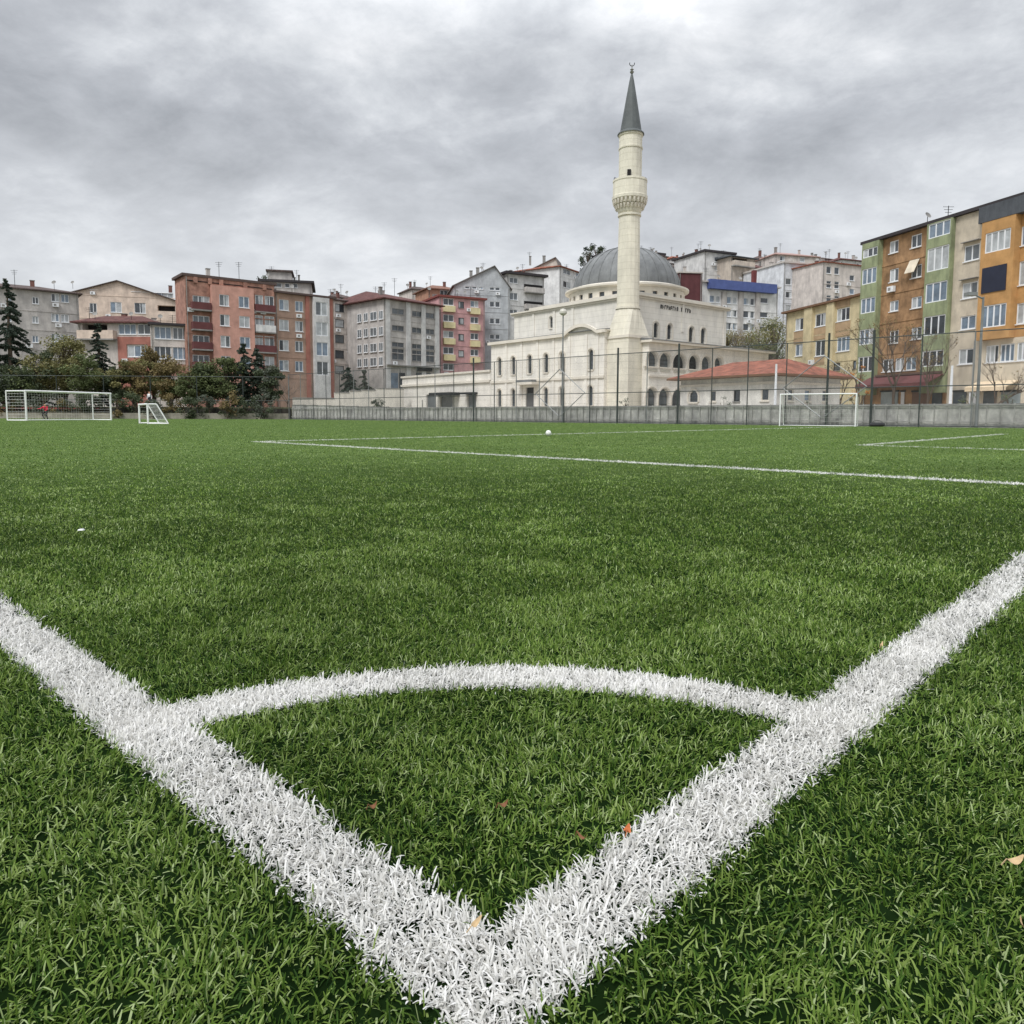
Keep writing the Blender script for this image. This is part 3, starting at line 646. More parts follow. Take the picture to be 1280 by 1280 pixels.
# raised dark lettering on the right face (too blurred in the photograph to be read): two words of small strokes
mb = MB(); x = 825.5
for wd_, n_ in ((0, 9), (1, 5)):
    for k in range(n_):
        u = FR.u(x, 384); zz = FR.z(x, 380.5 + (x - 825) * .155); hgt = FR.z(x, 380.5 + (x - 825) * .155) - FR.z(x, 385.5 + (x - 825) * .155); wdt = .2
        mb.fbox(FR, u, u + .06, .01, .05, zz - hgt, zz, DARK)
        if k % 3 != 1: mb.fbox(FR, u + .062, u + wdt, .01, .05, zz - .1, zz, DARK)
        if k % 2: mb.fbox(FR, u + .062, u + wdt, .01, .05, zz - hgt * .6, zz - hgt * .45, DARK)
        if k % 4 == 0: mb.fbox(FR, u + wdt - .05, u + wdt, .01, .05, zz - hgt, zz - .102, DARK)
        x += 2.55
    x += 3
mb.build('lettering', M)
# drum and dome over the hall
cd = C0 + A_ * 8.2 + B_ * 8.0
ctr = at(783, 83.2, 360); cd = Vector((ctr.x, 83.2)); zd0 = zh - .1; zd1 = zat(783, 369.5, 83.2); zd2 = zat(783, 310.5, 83.2); Rd = 134 / 2 / FPX * 83.2 * .97
mb = MB(); nW = 28; Rr = Rd + .45
for k in range(nW):
    t0, t1 = 2 * math.pi * k / nW, 2 * math.pi * (k + 1) / nW
    G = Fac((cd.x + Rr * math.cos(t0), cd.y + Rr * math.sin(t0)), (cd.x + Rr * math.cos(t1), cd.y + Rr * math.sin(t1)))
    zc1 = zd1 - .5; wall_holes(mb, G, 0, G.L, zd0, zd1, [(G.L * .3, G.L * .7, zd1 - 1.25, zd1 - .45)], TRIM, .2, GLASSES[0])
mb.build('drum', M)
mb = MB(); mb.lathe([(Rr + .02, zd1 - .02), (Rr + .45, zd1 + .12), (Rr + .45, zd1 + .3), (Rd + .1, zd1 + .55)], TRIM, 56, cd); mb.build('drum_cornice', M)
mb = MB(); H = zd2 - zd1 - .3; mb.lathe([(Rd * math.cos(t) if t < 1.57 else .01, zd1 + .3 + H * math.sin(t)) for t in [k * math.pi / 2 / 16 for k in range(17)]], LEAD, 56, cd)
dome = mb.build('dome', M, smooth=True)
mb = MB()
for k in range(28):                                                     # lead seams
    t = 2 * math.pi * k / 28; mb.tube([(cd.x + (Rd + .03) * math.cos(a) * math.cos(t), cd.y + (Rd + .03) * math.cos(a) * math.sin(t), zd1 + .3 + (H + .03) * math.sin(a)) for a in [q * 1.5 / 9 for q in range(10)]], .035, LEAD, 4)
mb.build('seam', dome)
mb = MB(); mb.lathe([(.01, zd2 - .1), (.3, zd2), (.12, zd2 + .3), (.28, zd2 + .55), (.08, zd2 + .8), (.03, zd2 + 1.7), (.001, zd2 + 1.75)], DARK, 10, cd); mb.build('finial', dome)
# low stepped roof between hall roof and drum
mb = MB(); q = [C0 + A_ * a + B_ * b for a, b in ((1.2, 1.2), (1.2, 13.4), (17.1, 13.4), (17.1, 1.2))]; mb.prism([tuple(v) for v in q], zh + .003, zh + .55, TRIM); mb.build('parapet', M)
# two-storey wing along the left face
CL = C0 - B_ * 4.0; W0 = Fac(CL + A_ * 17.4, CL + A_ * .2); zc = W0.z(680, 420.5)
wx = (624.4, 641.6, 662, 682.5, 702.5, 738.5); hs = []
zu0, zu1, zl0, zl1 = W0.z(738.5, 462), W0.z(738.5, 437), W0.z(738.5, 507), W0.z(738.5, 482.5)
for x in wx:
    u = W0.u(x, 450); w = .3; hs.append((u - w, u + w, zu0, zu1))
    if x != 662: hs.append((u - w, u + w, zl0, zl1))
du = W0.u(662, 500); hs.append((du - .65, du + .65, 0, zl1 + .1))
mb = MB(); wall_holes(mb, W0, 0, W0.L, 0, zc, hs, STN, .22)
WS = Fac(W0.w(W0.L, 0), W0.w(W0.L, -4.2)); wall_holes(mb, WS, 0, WS.L, 0, zc, [], STN); WT = Fac(W0.w(0, -4.2), W0.w(0, 0)); wall_holes(mb, WT, 0, WT.L, 0, zc, [], STN)
mb.build('side_wing', M)
for h in hs[:-1]: arched(M, W0, *h)
d_ = MB(); d_.fbox(W0, du - .62, du + .62, -.2, -.12, .02, zl1 - .5, mat('door_grey', (98, 98, 98), .5)); d_.build('door', M)
mb = MB(); mb.fbox(W0, du - 1.5, du + 1.6, .01, 1.1, zl1 + .35, zl1 + .6, TRIM); mb.fbox(W0, du - 1.2, du + 1.2, .01, .9, zl1 + .602, zl1 + .85, LEAD); mb.build('canopy', M)
mb = MB(); u0, u1, up = W0.u(707, 415), W0.u(748, 415), W0.u(729, 412); hp = .75                      # cornice with its arched rise
mb.fbox(W0, -.3, u0, .004, .3, zc - .3, zc, TRIM); mb.fbox(W0, u1, W0.L + .3, .004, .3, zc - .3, zc, TRIM)
pts = [(u0 + (u1 - u0) * t, zc - .3 + hp * math.sin(math.pi * t) ** .9) for t in [k / 12 for k in range(13)]]
for (a, c), (b, d) in zip(pts, pts[1:]):
    mb.hexa([tuple(W0.w(a, .32, c)), tuple(W0.w(b, .32, d)), tuple(W0.w(b, .0, d)), tuple(W0.w(a, .0, c))] + [tuple(W0.w(a, .32, c + .3)), tuple(W0.w(b, .32, d + .3)), tuple(W0.w(b, .0, d + .3)), tuple(W0.w(a, .0, c + .3))], TRIM)
    mb.face([W0.w(a, .003, zc - .32), W0.w(b, .003, zc - .32), W0.w(b, .003, d), W0.w(a, .003, c)], STN)
zb = W0.z(738, 471.5); mb.fbox(W0, -.05, W0.L + .05, .006, .14, zb - .12, zb + .12, TRIM)
cornice(mb, WS, zc, -.3, WS.L, .3, .3); mb.build('cornice', M)
for px in (633, 652, 672, 692, 712, 733, 747): mb = MB(); u = W0.u(px, 440); mb.fbox(W0, u - .16, u + .16, .008, .08, .1, zc - .31, STN); mb.build('pilaster', M)
mb = MB(); mb.hexa([tuple(W0.w(-.2, .25, zc + .01)), tuple(W0.w(W0.L + .2, .25, zc + .01)), tuple(W0.w(W0.L + .2, -3.98, zc + .01)), tuple(W0.w(-.2, -3.98, zc + .01))] +
    [tuple(W0.w(-.2, .25, zc + .06)), tuple(W0.w(W0.L + .2, .25, zc + .06)), tuple(W0.w(W0.L + .2, -3.98, zc + .5)), tuple(W0.w(-.2, -3.98, zc + .5))], LEAD); mb.build('wing_roof', M)
# arcaded porch on the right face, two storeys, running on past the hall
PF = Fac(C0 + Vector((B_.y, -B_.x)) * 3.2 - B_ * 1.7, C0 + Vector((B_.y, -B_.x)) * 3.2 + B_ * 17.8); zp = PF.z(815, 428); zpb = 0
ax = [(808.5, 822.5), (825, 838.5), (841.5, 857.5), (861.5, 874), (877.5, 889.5), (893.5, 903.5)]
za1 = PF.z(815, 439.5); za0 = PF.z(815, 458); zb1 = PF.z(815, 485); zb0 = .1
hs = []; 
for x0, x1 in ax:
    u0, u1 = PF.u(x0, 448), PF.u(x1, 448); hs += [(u0, u1, za0, za1), (u0, u1, zb0, zb1)]
mb = MB(); wall_holes(mb, PF, 0, PF.L, 0, zp, hs, STN, .4)
# dark and grey panes just behind the arches stand in for shaded rooms
mb.build('arcade', M)
for h in hs: arched(M, PF, *h, glass=random.choice([SHADOW, SHADOW, GLASSES[3]]) if h[2] > 3 else GLASSES[3], name='arch', depth=.4)
PS = Fac(PF.w(PF.L, 0), PF.w(PF.L, -6)); mb = MB(); wall_holes(mb, PS, 0, PS.L, 0, zp, [(1.2, 2.6, za0, za1)], STN, .4)
PB = Fac(PF.w(0, -3.1), PF.w(0, 0)); wall_holes(mb, PB, 0, PB.L, 0, zp, [], STN); mb.build('porch_side', M)
mb = MB(); mb.fbox(PF, -.3, PF.L + .5, -6, .55, zp + .003, zp + .2, TRIM); mb.hexa([tuple(PF.w(-.3, .6, zp + .203)), tuple(PF.w(PF.L + .5, .6, zp + .203)), tuple(PF.w(PF.L + .5, -3.15, zp + .203)), tuple(PF.w(-.3, -3.15, zp + .203))] +
    [tuple(PF.w(-.3, .6, zp + .25)), tuple(PF.w(PF.L + .5, .6, zp + .25)), tuple(PF.w(PF.L + .5, -3.15, zp + .85)), tuple(PF.w(-.3, -3.15, zp + .85))], LEAD); mb.build('porch_roof', M)
mb = MB(); zz = (za0 + zb1) / 2 + .2; mb.fbox(PF, -.02, PF.L + .02, .005, .16, zz - .15, zz + .05, TRIM)
for x0, x1 in ax: u0, u1 = PF.u(x0, 448), PF.u(x1, 448); mb.fbox(PF, u0 + .08, u1 - .08, .005, .05, zz + .35, za0 - .25, mat('railing_grey', (186, 182, 168)))
mb.build('balustrade', M)
# minaret: base, pyramid, shaft, gallery, upper shaft, cone, finial
mY = 69.8; mc_ = at(783.5, mY, 470); mc = (mc_.x, mc_.y); Z = lambda py: zat(786, py, mY); mr = lambda wpx: wpx / 2 / FPX * mY
MN = empty('minaret', (mc[0], mc[1], 0), 'tall cream stone minaret with grey pointed spire beside the dome', 'minaret')
s_ = 1.68; ang = math.atan2(B_.y, B_.x)
def sq(r, z, n=4, rot=0): return [(mc[0] + r * math.cos(ang + math.pi / 4 + 2 * math.pi * k / n + rot), mc[1] + r * math.sin(ang + math.pi / 4 + 2 * math.pi * k / n + rot), z) for k in range(n)]
MST = mat('minaret_stone', (228, 222, 205), .85, .08, .8, .2, streak=.2, k=.97); courses(MST, .6)
rb = mr(52) * 1.0; mb = MB(); mb.prism([p[:2] for p in sq(rb, 0)], -.2, Z(424), MST); mb.prism([p[:2] for p in sq(rb + .14, 0)], Z(424) + .002, Z(420.5), TRIM)
mb.build('base', MN)
mb = MB(); r1 = mr(28.5); lo = []; hi = []                               # square to twelve-sided transition
for k in range(16):
    t = 2 * math.pi * k / 16 + ang; c_, s2 = math.cos(t - ang), math.sin(t - ang); q = 1 / max(abs(c_), abs(s2)); rl = rb * .7071 * q
    lo.append((mc[0] + rl * math.cos(t), mc[1] + rl * math.sin(t), Z(420.5) + .002)); hi.append((mc[0] + r1 * math.cos(t), mc[1] + r1 * math.sin(t), Z(387)))
for k in range(16): mb.face([lo[k], lo[(k + 1) % 16], hi[(k + 1) % 16], hi[k]], MST)
mb.build('transition', MN)
mb = MB(); n_ = 16; ra, rb2 = mr(27.5), mr(25.5)
mb.lathe([(r1 * 1.08, Z(387)), (r1 * 1.08, Z(384)), (ra, Z(384) + .01), (ra * .99, Z(330)), (rb2, Z(272)), (rb2 * 1.12, Z(271)), (rb2 * 1.12, Z(268.5)), (rb2, Z(268))], MST, n_, mc); mb.build('shaft', MN)
mb = MB(); g = [(rb2, Z(268)), (mr(28), Z(266)), (mr(31), Z(262)), (mr(32), Z(261.5)), (mr(34), Z(257)), (mr(37), Z(256)), (mr(38), Z(252)), (mr(43), Z(250.5)), (mr(43.5), Z(247)), (mr(42.5), Z(246.5)), (mr(41.5), Z(246)), (mr(41), Z(229)), (mr(42), Z(228.5)), (mr(42), Z(226)), (mr(38), Z(226)), (mr(38), Z(243)), (mr(24), Z(243))]
mb.lathe(g, MST, n_, mc); gal = mb.build('gallery', MN)
mb = MB()
for ring, (rr_, z0, z1_) in enumerate(((mr(33.5), Z(261), Z(257.5)), (mr(38.5), Z(255.6), Z(251)))):      # stalactite corbels
    for k in range(24):
        t = 2 * math.pi * (k + .5 * ring) / 24; p = (mc[0] + rr_ * math.cos(t), mc[1] + rr_ * math.sin(t)); mb.lathe([(.02, z0 - .15), (.12, z0 + .1), (.16, z1_)], TRIM, 5, p)
mb.build('corbel', gal)
mb = MB(); m2 = mr(27.8)
mb.lathe([(mr(27), Z(243)), (m2, Z(226)), (m2, Z(188)), (m2 * 1.06, Z(187.5)), (m2 * 1.06, Z(185.5)), (m2, Z(185)), (m2, Z(172)), (mr(30), Z(171)), (mr(30), Z(168.5))], MST, n_, mc); up_ = mb.build('upper_shaft', MN)
mb = MB(); mb.box(mc[0] - .42, mc[0] - .1, mc[1] - m2 - .08, mc[1] - m2 + .5, Z(224), Z(216.5), SHADOW); mb.build('doorway', up_)
mb = MB(); mb.lathe([(mr(32.5), Z(169)), (mr(31.5), Z(167.3)), (mr(26), Z(165)), (mr(20), Z(146)), (mr(12.5), Z(122)), (mr(6), Z(102)), (mr(1.6), Z(91))], mat('spire_lead', (92, 96, 96), .6, .2, 1), n_, mc); mb.build('spire', MN)
mb = MB(); mb.lathe([(.1, Z(92)), (.2, Z(90)), (.07, Z(88.5)), (.17, Z(87)), (.05, Z(85.5)), (.04, Z(81))], mat('finial_grey', (150, 150, 146), .4, metal=.5), 10, mc)
cz = Z(79.5)
for k in range(10):
    t0, t1 = [math.pi * .62 * (2 * q / 10 - 1) + math.pi * 1.5 for q in (k, k + 1)]; mb.tube([(mc[0] + .22 * math.cos(t0), mc[1], cz + .22 * math.sin(t0)), (mc[0] + .22 * math.cos(t1), mc[1], cz + .22 * math.sin(t1))], .035, DARK, 5)
mb.build('finial', MN)
for s in (-1, 1):                                                        # loudspeakers over the gallery
    mb = MB(); zz = Z(225); x = mc[0] + s * mr(31); mb.tube([(mc[0] + s * m2 * .95, mc[1], zz), (x, mc[1], zz)], .04, DARK, 5); mb.tube([(x - s * .05, mc[1], zz), (x + s * .3, mc[1] - .05, zz + .04)], [.07, .22], mat('horn_grey', (128, 130, 140), .5), 10); mb.build('loudspeaker', MN)

# white annex with sloping ledge, left of the wing
AN = Fac(at(503, 100), at(613.5, 84.0)); zt_ = AN.z(612, 462.5)
E_ = empty('annex_building', AN.w(AN.L / 2, -3, 0), 'long low white stone annex with a canopy left of the mosque', 'building')
dw = [(533, 545, 493, 508), (550, 566, 495, 510), (584, 595, 492, 510)]
hs = [(AN.u(a, 500), AN.u(b, 500), 0, AN.z((a + b) / 2, t)) for a, b, t, _ in dw]
mb = MB(); wall_holes(mb, AN, 0, AN.L, 0, zt_, hs, STN, .3); 
for S in (Fac(AN.w(0, -6), AN.w(0, 0)), Fac(AN.w(AN.L, 0), AN.w(AN.L, -6)), Fac(AN.w(AN.L, -6), AN.w(0, -6))): wall_holes(mb, S, 0, S.L, 0, zt_, [], STN)
mb.face([AN.w(0, 0, zt_), AN.w(AN.L, 0, zt_), AN.w(AN.L, -6, zt_), AN.w(0, -6, zt_)], CONC); mb.build('wall', E_)
zl = AN.z(612, 476); mb = MB(); mb.fbox(AN, -.1, AN.L, .005, .22, zl - .15, zl + .12, TRIM); mb.fbox(AN, -.1, AN.L, .005, .18, zt_ - .2, zt_ + .03, TRIM); mb.build('ledge', E_)
mb = MB(); mb.fbox(AN, AN.u(548, 492), AN.u(575, 492), .01, 1.4, AN.z(560, 494.5), AN.z(560, 491), DARK); mb.build('canopy', E_)
mb = MB(); mb.fbox(AN, AN.u(583, 492), AN.u(597, 492), .01, .9, AN.z(590, 493), AN.z(590, 490.5), DARK); mb.build('canopy', E_)
for h in hs: mb = MB(); mb.fbox(AN, h[0] + .1, h[1] - .1, -.25, -.18, 0, h[3] - .1, GLASSES[3]); mb.build('door', E_)

# stepped white garden wall left of the annex
mb = MB(); SW = Fac(at(362, 92), at(505, 97)); SW_m = mat('garden_wall_white', (226, 220, 208), .9, .1, .6, .2, streak=.3)
for x0, x1, y in ((366, 418, 498), (418, 437, 491), (437, 452, 489), (452, 470, 488), (470, 505, 486)):
    u0, u1 = SW.u(x0, 500), SW.u(x1, 500); mb.fbox(SW, u0, u1 - .003, -.3, 0, -.5, SW.z((x0 + x1) / 2, y), SW_m); mb.fbox(SW, u0 - .0, u1 - .003, -.36, .06, SW.z((x0 + x1) / 2, y) + .002, SW.z((x0 + x1) / 2, y) + .1, CONC)
tag(mb.build('garden_wall', origin=SW.w(SW.L / 2, 0, 0)), 'stepped white garden wall behind the left end of the concrete wall', 'wall')

# small building with the hipped red tile roof, its corner towards the camera
cw = at(969, 50); HP = Fac((cw.x - .55 / .996 * 8.6, cw.y + .83 / .996 * 8.6), (cw.x, cw.y)); HR = Fac((cw.x, cw.y), (cw.x + .83 / .996 * 7.3, cw.y + .55 / .996 * 7.3)); zhp = HP.z(968, 470)
PVN = empty('pavilion', HP.w(HP.L / 2, -3.5, 0), 'low white building under a hipped red tile roof between mosque and goal', 'building')
wh = wallm('pavilion_white', (226, 222, 210), .3); zt0, zt1 = HP.z(955, 501), HP.z(955, 486)
hs = [(HP.u(a, 495), HP.u(b, 495), zt0, zt1) for a, b in ((862, 872), (888, 895), (917, 925), (951, 961))]
hr_ = [(HR.u(a, 495), HR.u(b, 495), zt0, zt1) for a, b in ((985, 992), (1006, 1013), (1028, 1034))]
mb = MB(); wall_holes(mb, HP, 0, HP.L, 0, zhp, hs, wh, .16); wall_holes(mb, HR, 0, HR.L, 0, zhp, hr_, wh, .16)
for S in (Fac(HP.w(0, -7.3), HP.w(0, 0)), Fac(HR.w(HR.L, 0), HR.w(HR.L, -8.6))): pass
S = Fac(HP.w(0, -7.3), HP.w(0, 0)); wall_holes(mb, S, 0, S.L, 0, zhp, [], wh); S = Fac(HR.w(HR.L, 0), HR.w(HR.L, -8.6)); wall_holes(mb, S, 0, S.L, 0, zhp, [], wh)
mb.build('wall', PVN)
for i, h in enumerate(hs):
    if i == 0: arched(PVN, HP, *h, depth=.14)
    else: window(PVN, HP, *h, n=1, frame=TRIM if i % 2 else DARK, glass=GLASSES[0])
for i, h in enumerate(hr_): window(PVN, HR, *h, n=1, frame=TRIM, glass=GLASSES[i % 2])
roof_hip(PVN, HP, 7.3, zhp, zat(935, 449, 55) - zhp - .2, .75, REDTILE, ridge=.36, eave=.14, edge=mat('eave_brown', (120, 92, 72), .8))
mb = MB(); mb.fbox(HP, -.02, HP.L, .004, .1, zhp - .5, zhp - .34, TRIM); mb.fbox(HR, 0.002, HR.L + .02, .004, .1, zhp - .5, zhp - .34, TRIM); mb.build('ledge', PVN)

# ================================================================== blocks on the slope, left to right
GRY = wallm('grey_render', (194, 186, 178), .3); PNK = wallm('pink_beige_render', (228, 198, 172), .25); COR = wallm('coral_render', (222, 148, 124), .18); BRK = mat('red_brick', (176, 134, 118), .9, .3, 1.5, .3, streak=.4)
BRN = wallm('brown_orange_render', (186, 142, 116), .2); DRED = wallm('dark_red_render', (120, 56, 56), .15); GBL = wallm('grey_blue_render', (178, 184, 188), .25); PNKW = wallm('pink_render', (214, 146, 146), .2)
YLW = wallm('pale_yellow_panel', (232, 212, 144), .15); LGR = wallm('light_grey_render', (210, 208, 204), .25); RED = wallm('red_render', (190, 104, 84), .2); WHT_ = wallm('white_render', (222, 221, 218), .25); PAL = wallm('pale_pink_render', (214, 200, 188), .3)
EAVE = mat('eave_dark', (62, 58, 60), .8)
def flat(over=.35, th=.25, m=EAVE): return lambda B, F, D, z: roof_flat(B, [F.w(0, 0)[:2], F.w(F.L, 0)[:2], F.w(F.L, -D)[:2], F.w(0, -D)[:2]], z, over, th, m)
def hip(h, m=DKTILE, over=.5, ridge=.4, gable=False): return lambda B, F, D, z: roof_hip(B, F, D, z, h, over, m, ridge, gable=gable)
def row(y0, step, n, h): return [(y0 + i * step, y0 + i * step + h) for i in range(n)]

building('grey rendered block at the far left, dark windows, behind the pine', (-30, 104), (104, 112), 357, 12, GRY, wins=[
    dict(cols=[(-22, -12), (8, 14), (40, 48)], rows=row(366, 25, 3, 9), n=2), dict(cols=[(64, 74), (76, 86)], rows=row(367.5, 25, 3, 10), n=2, ref=75)], roof=hip(1.3, DKTILE, .5), rt=(.6, 1, 2, 1), name='apartment_building')
building('beige pink house with a low gable behind the grey and brick blocks', (66, 132), (236, 138), 374, 10, PNK, wins=[
    dict(cols=[(138, 152), (168, 182)], rows=[(376, 391)], n=2, ref=160), dict(cols=[(112, 121)], rows=[(353, 362), (379, 391)], n=2), dict(cols=[(164, 190), (194, 216)], rows=[(355, 365)], n=3, ref=180),
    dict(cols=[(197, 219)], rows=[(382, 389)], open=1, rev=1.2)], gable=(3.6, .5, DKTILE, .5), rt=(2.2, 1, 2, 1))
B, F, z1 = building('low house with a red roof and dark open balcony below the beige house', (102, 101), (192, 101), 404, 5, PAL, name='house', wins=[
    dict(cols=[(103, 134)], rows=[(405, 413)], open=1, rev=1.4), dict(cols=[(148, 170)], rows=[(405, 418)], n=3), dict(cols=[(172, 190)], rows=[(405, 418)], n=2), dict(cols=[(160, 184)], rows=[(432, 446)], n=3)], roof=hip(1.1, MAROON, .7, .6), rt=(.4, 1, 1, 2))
balcony(B, F, F.u(102), F.u(147), F.z(120, 424), 1.0, PNK, 1.1)
mb = MB(); u0, u1 = F.u(148, 440), F.u(190, 440)
for a, b, c, d in ((u0, F.u(159, 440), 0, F.z(165, 421)), (F.u(185, 440), u1, 0, F.z(165, 421)), (F.u(159, 440) + .002, F.u(185, 440) - .002, F.z(165, 430.5), F.z(165, 421)), (F.u(159, 440) + .002, F.u(185, 440) - .002, 0, F.z(165, 447.5))): mb.fbox(F, a, b, .004, .12, c, d, RED)
mb.build('red_panel', B)
B, F, z1 = building('beige house with wide white glazed balconies beside the brick tower', (191, 100), (238, 102), 406, 12, PAL, name='house', wins=[
    dict(cols=[(193, 214), (216, 235)], rows=[(409, 424), (433, 449)], n=3, ref=212)], roof=flat(.5, .3), rt=(.3, 1, 1, 1))
mb = MB(); mb.fbox(F, .02, F.L - .02, .004, .1, F.z(212, 470), F.z(212, 455), BRK); mb.build('brick_panel', B)

# brick tower with coral front
B, F, z1 = building('tall red brick and coral apartment block with dark red balconies', (236, 101), (346, 108.5), 345, 5, BRK, wins=[
    dict(cols=[(241, 262)], rows=row(370, 24.6, 4, 13), n=3, ref=251), dict(cols=[(319, 329), (331, 343)], rows=row(369.5, 25.2, 4, 16), n=2, ref=330)], roof=flat(.3, .35, mat('roof_edge_brown', (92, 78, 74))), rt=(.4, 2, 1, 0))
cz = [F.z(292, y) for y in (359.5, 462)]; u0, u1 = F.u(265), F.u(317)
hs = [(F.u(a, 400) - u0, F.u(b, 400) - u0, F.z(292, t + 14), F.z(292, t)) for a, b in ((273, 285), (297, 310)) for t in (370.5, 395, 421, 446)]
panel('coral_front', B, F, u0, u1, -1, cz[0], .7, COR, hs, 2, depth=.1)
for i in range(4):
    zc_ = F.z(252, 383.5 + 24.6 * i); balcony(B, F, F.u(240), F.u(264), zc_ - .45, .9, DRED, .95)
    zc_ = F.z(330, 386 + 25.2 * i); balcony(B, F, F.u(318.5), F.u(344), zc_ - .45, .6, DRED if i != 1 else WHT_, .95)
mb = MB()
for x in (244, 262, 276, 306, 330): mb.fbox(F, F.u(x, 350) - .25, F.u(x, 350) + .25, .003, .25, F.z(292, 359) + .02, z1 - .05, BRK)
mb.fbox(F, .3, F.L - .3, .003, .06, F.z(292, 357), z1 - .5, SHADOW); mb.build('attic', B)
B, F, z1 = building('orange brown apartment block with white framed windows next to the coral front', (346.5, 109), (419, 115), 366, 13, BRN, wins=[
    dict(cols=[(349, 361)], rows=row(374.5, 25.2, 4, 13.5), n=2, ref=355), dict(cols=[(369, 379)], rows=row(376.5, 25, 4, 13), n=2, ref=374)], roof=flat(.45, .28, mat('roof_edge_brown', (92, 78, 74))), rt=(.3, 1, 1, 1))
bay(B, F, F.u(391), F.u(411), 1, z1 - .05, .5, LGR, [(F.z(400, y + 17), F.z(400, y)) for y in (378, 403, 428, 452)], 2, margin=.35)
mb = MB()
for x in (385, 414): mb.fbox(F, F.u(x) - .3, F.u(x) + .3, .003, .2, 0, z1 - .02, RED)
mb.build('pilaster', B)
B, F, z1 = building('brown topped block with cluttered roof rising behind the coral front', (330, 134), (392, 136), 352, 10, GRY, wins=[dict(cols=[(344, 352), (356, 362), (366, 372)], rows=[(353.5, 359)], n=1)], roof=flat(.6, .4), rt=(.4, 2, 3, 1), topz=None)
mb = MB(); mb.fbox(F, F.u(334, 350), F.u(364, 350), -6, -1, z1 + .41, z1 + 2.0, GRY); mb.fbox(F, F.u(332, 350), F.u(366, 350), -6.5, -.6, z1 + 2.003, z1 + 2.3, DKTILE); mb.build('roof_room', B)
building('narrow cream block with dark red balcony bands behind the bare tree', (413, 128), (441, 131), 375, 12, PAL, wins=[
    dict(cols=[(419, 430)], rows=row(380, 19.3, 5, 10), n=1, frame=DARK), dict(cols=[(433.5, 438)], rows=row(389, 20, 4, 11), n=1, glass=GLASSES[0])], roof=hip(1.4, DKTILE, .5), rt=(.8, 2, 1, 1))

# grey-white corner block with the red and brown hip roof
P_l, P_c, P_r = at(437, 146), at(481, 123), at(549, 131.5)
B, F, z1 = building('grey white corner block with a red patched hip roof and shops below', (481, 123), (549, 131.5), 374, 20, GRY, wins=[
    dict(cols=[(490, 505), (515, 527), (532, 543)], rows=[(386, 393), (407, 414), (428, 434), (436, 450)], n=2, ref=498, frame=mat('frame_grey', (150, 148, 146), .6), glass=GLASSES[3])],
    roof=hip(2.6, MAROON, .8, .38), rt=(2.0, 3, 3, 2))
SL = Fac(F.w(0, -20), F.w(0, 0))
for px in ((447, 452), (455, 460), (463, 471), (474, 479)):
    for y in (388, 408, 428, 446):
        k = (px[0] + px[1]) / 2; a, b = SL.u(px[0], y), SL.u(px[1], y); 
        if b - a < .3: continue
        zc_ = F.z(481, y + (0)); window(B, Fac(SL.w(0, .12), SL.w(SL.L, .12)), a, b, zc_ - 1.4, zc_, n=2, depth=.08, glass=GLASSES[3])
mb = MB()
for x in (484.5, 510, 529, 546): mb.fbox(F, F.u(x) - .45, F.u(x) + .45, .003, .22, 1, z1 - .02, LGR)
mb.build('pilaster', B)
mb = MB(); mb.fbox(F, F.u(521, 460), F.u(538, 460), .005, .5, F.z(530, 464), F.z(530, 460), SHADOW); mb.fbox(F, F.u(482, 458), F.u(548, 458), .005, .7, F.z(510, 458.5), F.z(510, 457), CONC); mb.build('canopy', B)
for a, b in ((488, 497), (499, 506), (520, 528), (530, 538)):
    mb = MB(); mb.fbox(F, F.u(a, 475), F.u(b, 475), .005, .1, .5, F.z(a, 466), random.choice(GLASSES)); mb.build('shop_front', B)

# pink block with pale yellow panels
B, F, z1 = building('pink apartment block with pale yellow balcony panels', (549.5, 133), (606, 137), 371, 12, PNKW, wins=[
    dict(cols=[(554, 567)], rows=row(373, 20.3, 5, 8.5), n=2), dict(cols=[(588, 598)], rows=row(376, 20.3, 4, 8), n=2), dict(cols=[(573, 580)], rows=row(377, 20.3, 4, 8), n=1, frame=DARK)], roof=flat(.4, .35, mat('roof_edge_red', (128, 72, 66))), rt=(.3, 1, 1, 2))
for i in range(4):
    for x0, x1, y in ((553.5, 568, 382), (587.5, 599, 385)): mb = MB(); mb.fbox(F, F.u(x0, 400), F.u(x1, 400), .004, .55, F.z((x0 + x1) / 2, y + 20.3 * i + 8), F.z((x0 + x1) / 2, y + 20.3 * i + .6), YLW); mb.build('balcony', B)
building('small orange roofed upper flat behind the pink block', (536, 150), (576, 153), 361, 8, wallm('orange_flat', (196, 130, 96)), wins=[dict(cols=[(550, 560), (563, 568)], rows=[(362, 370)], n=2)], roof=hip(1.3, wallm('roof_rust', (150, 96, 74)), .5), rt=(.7, 1, 1, 0))

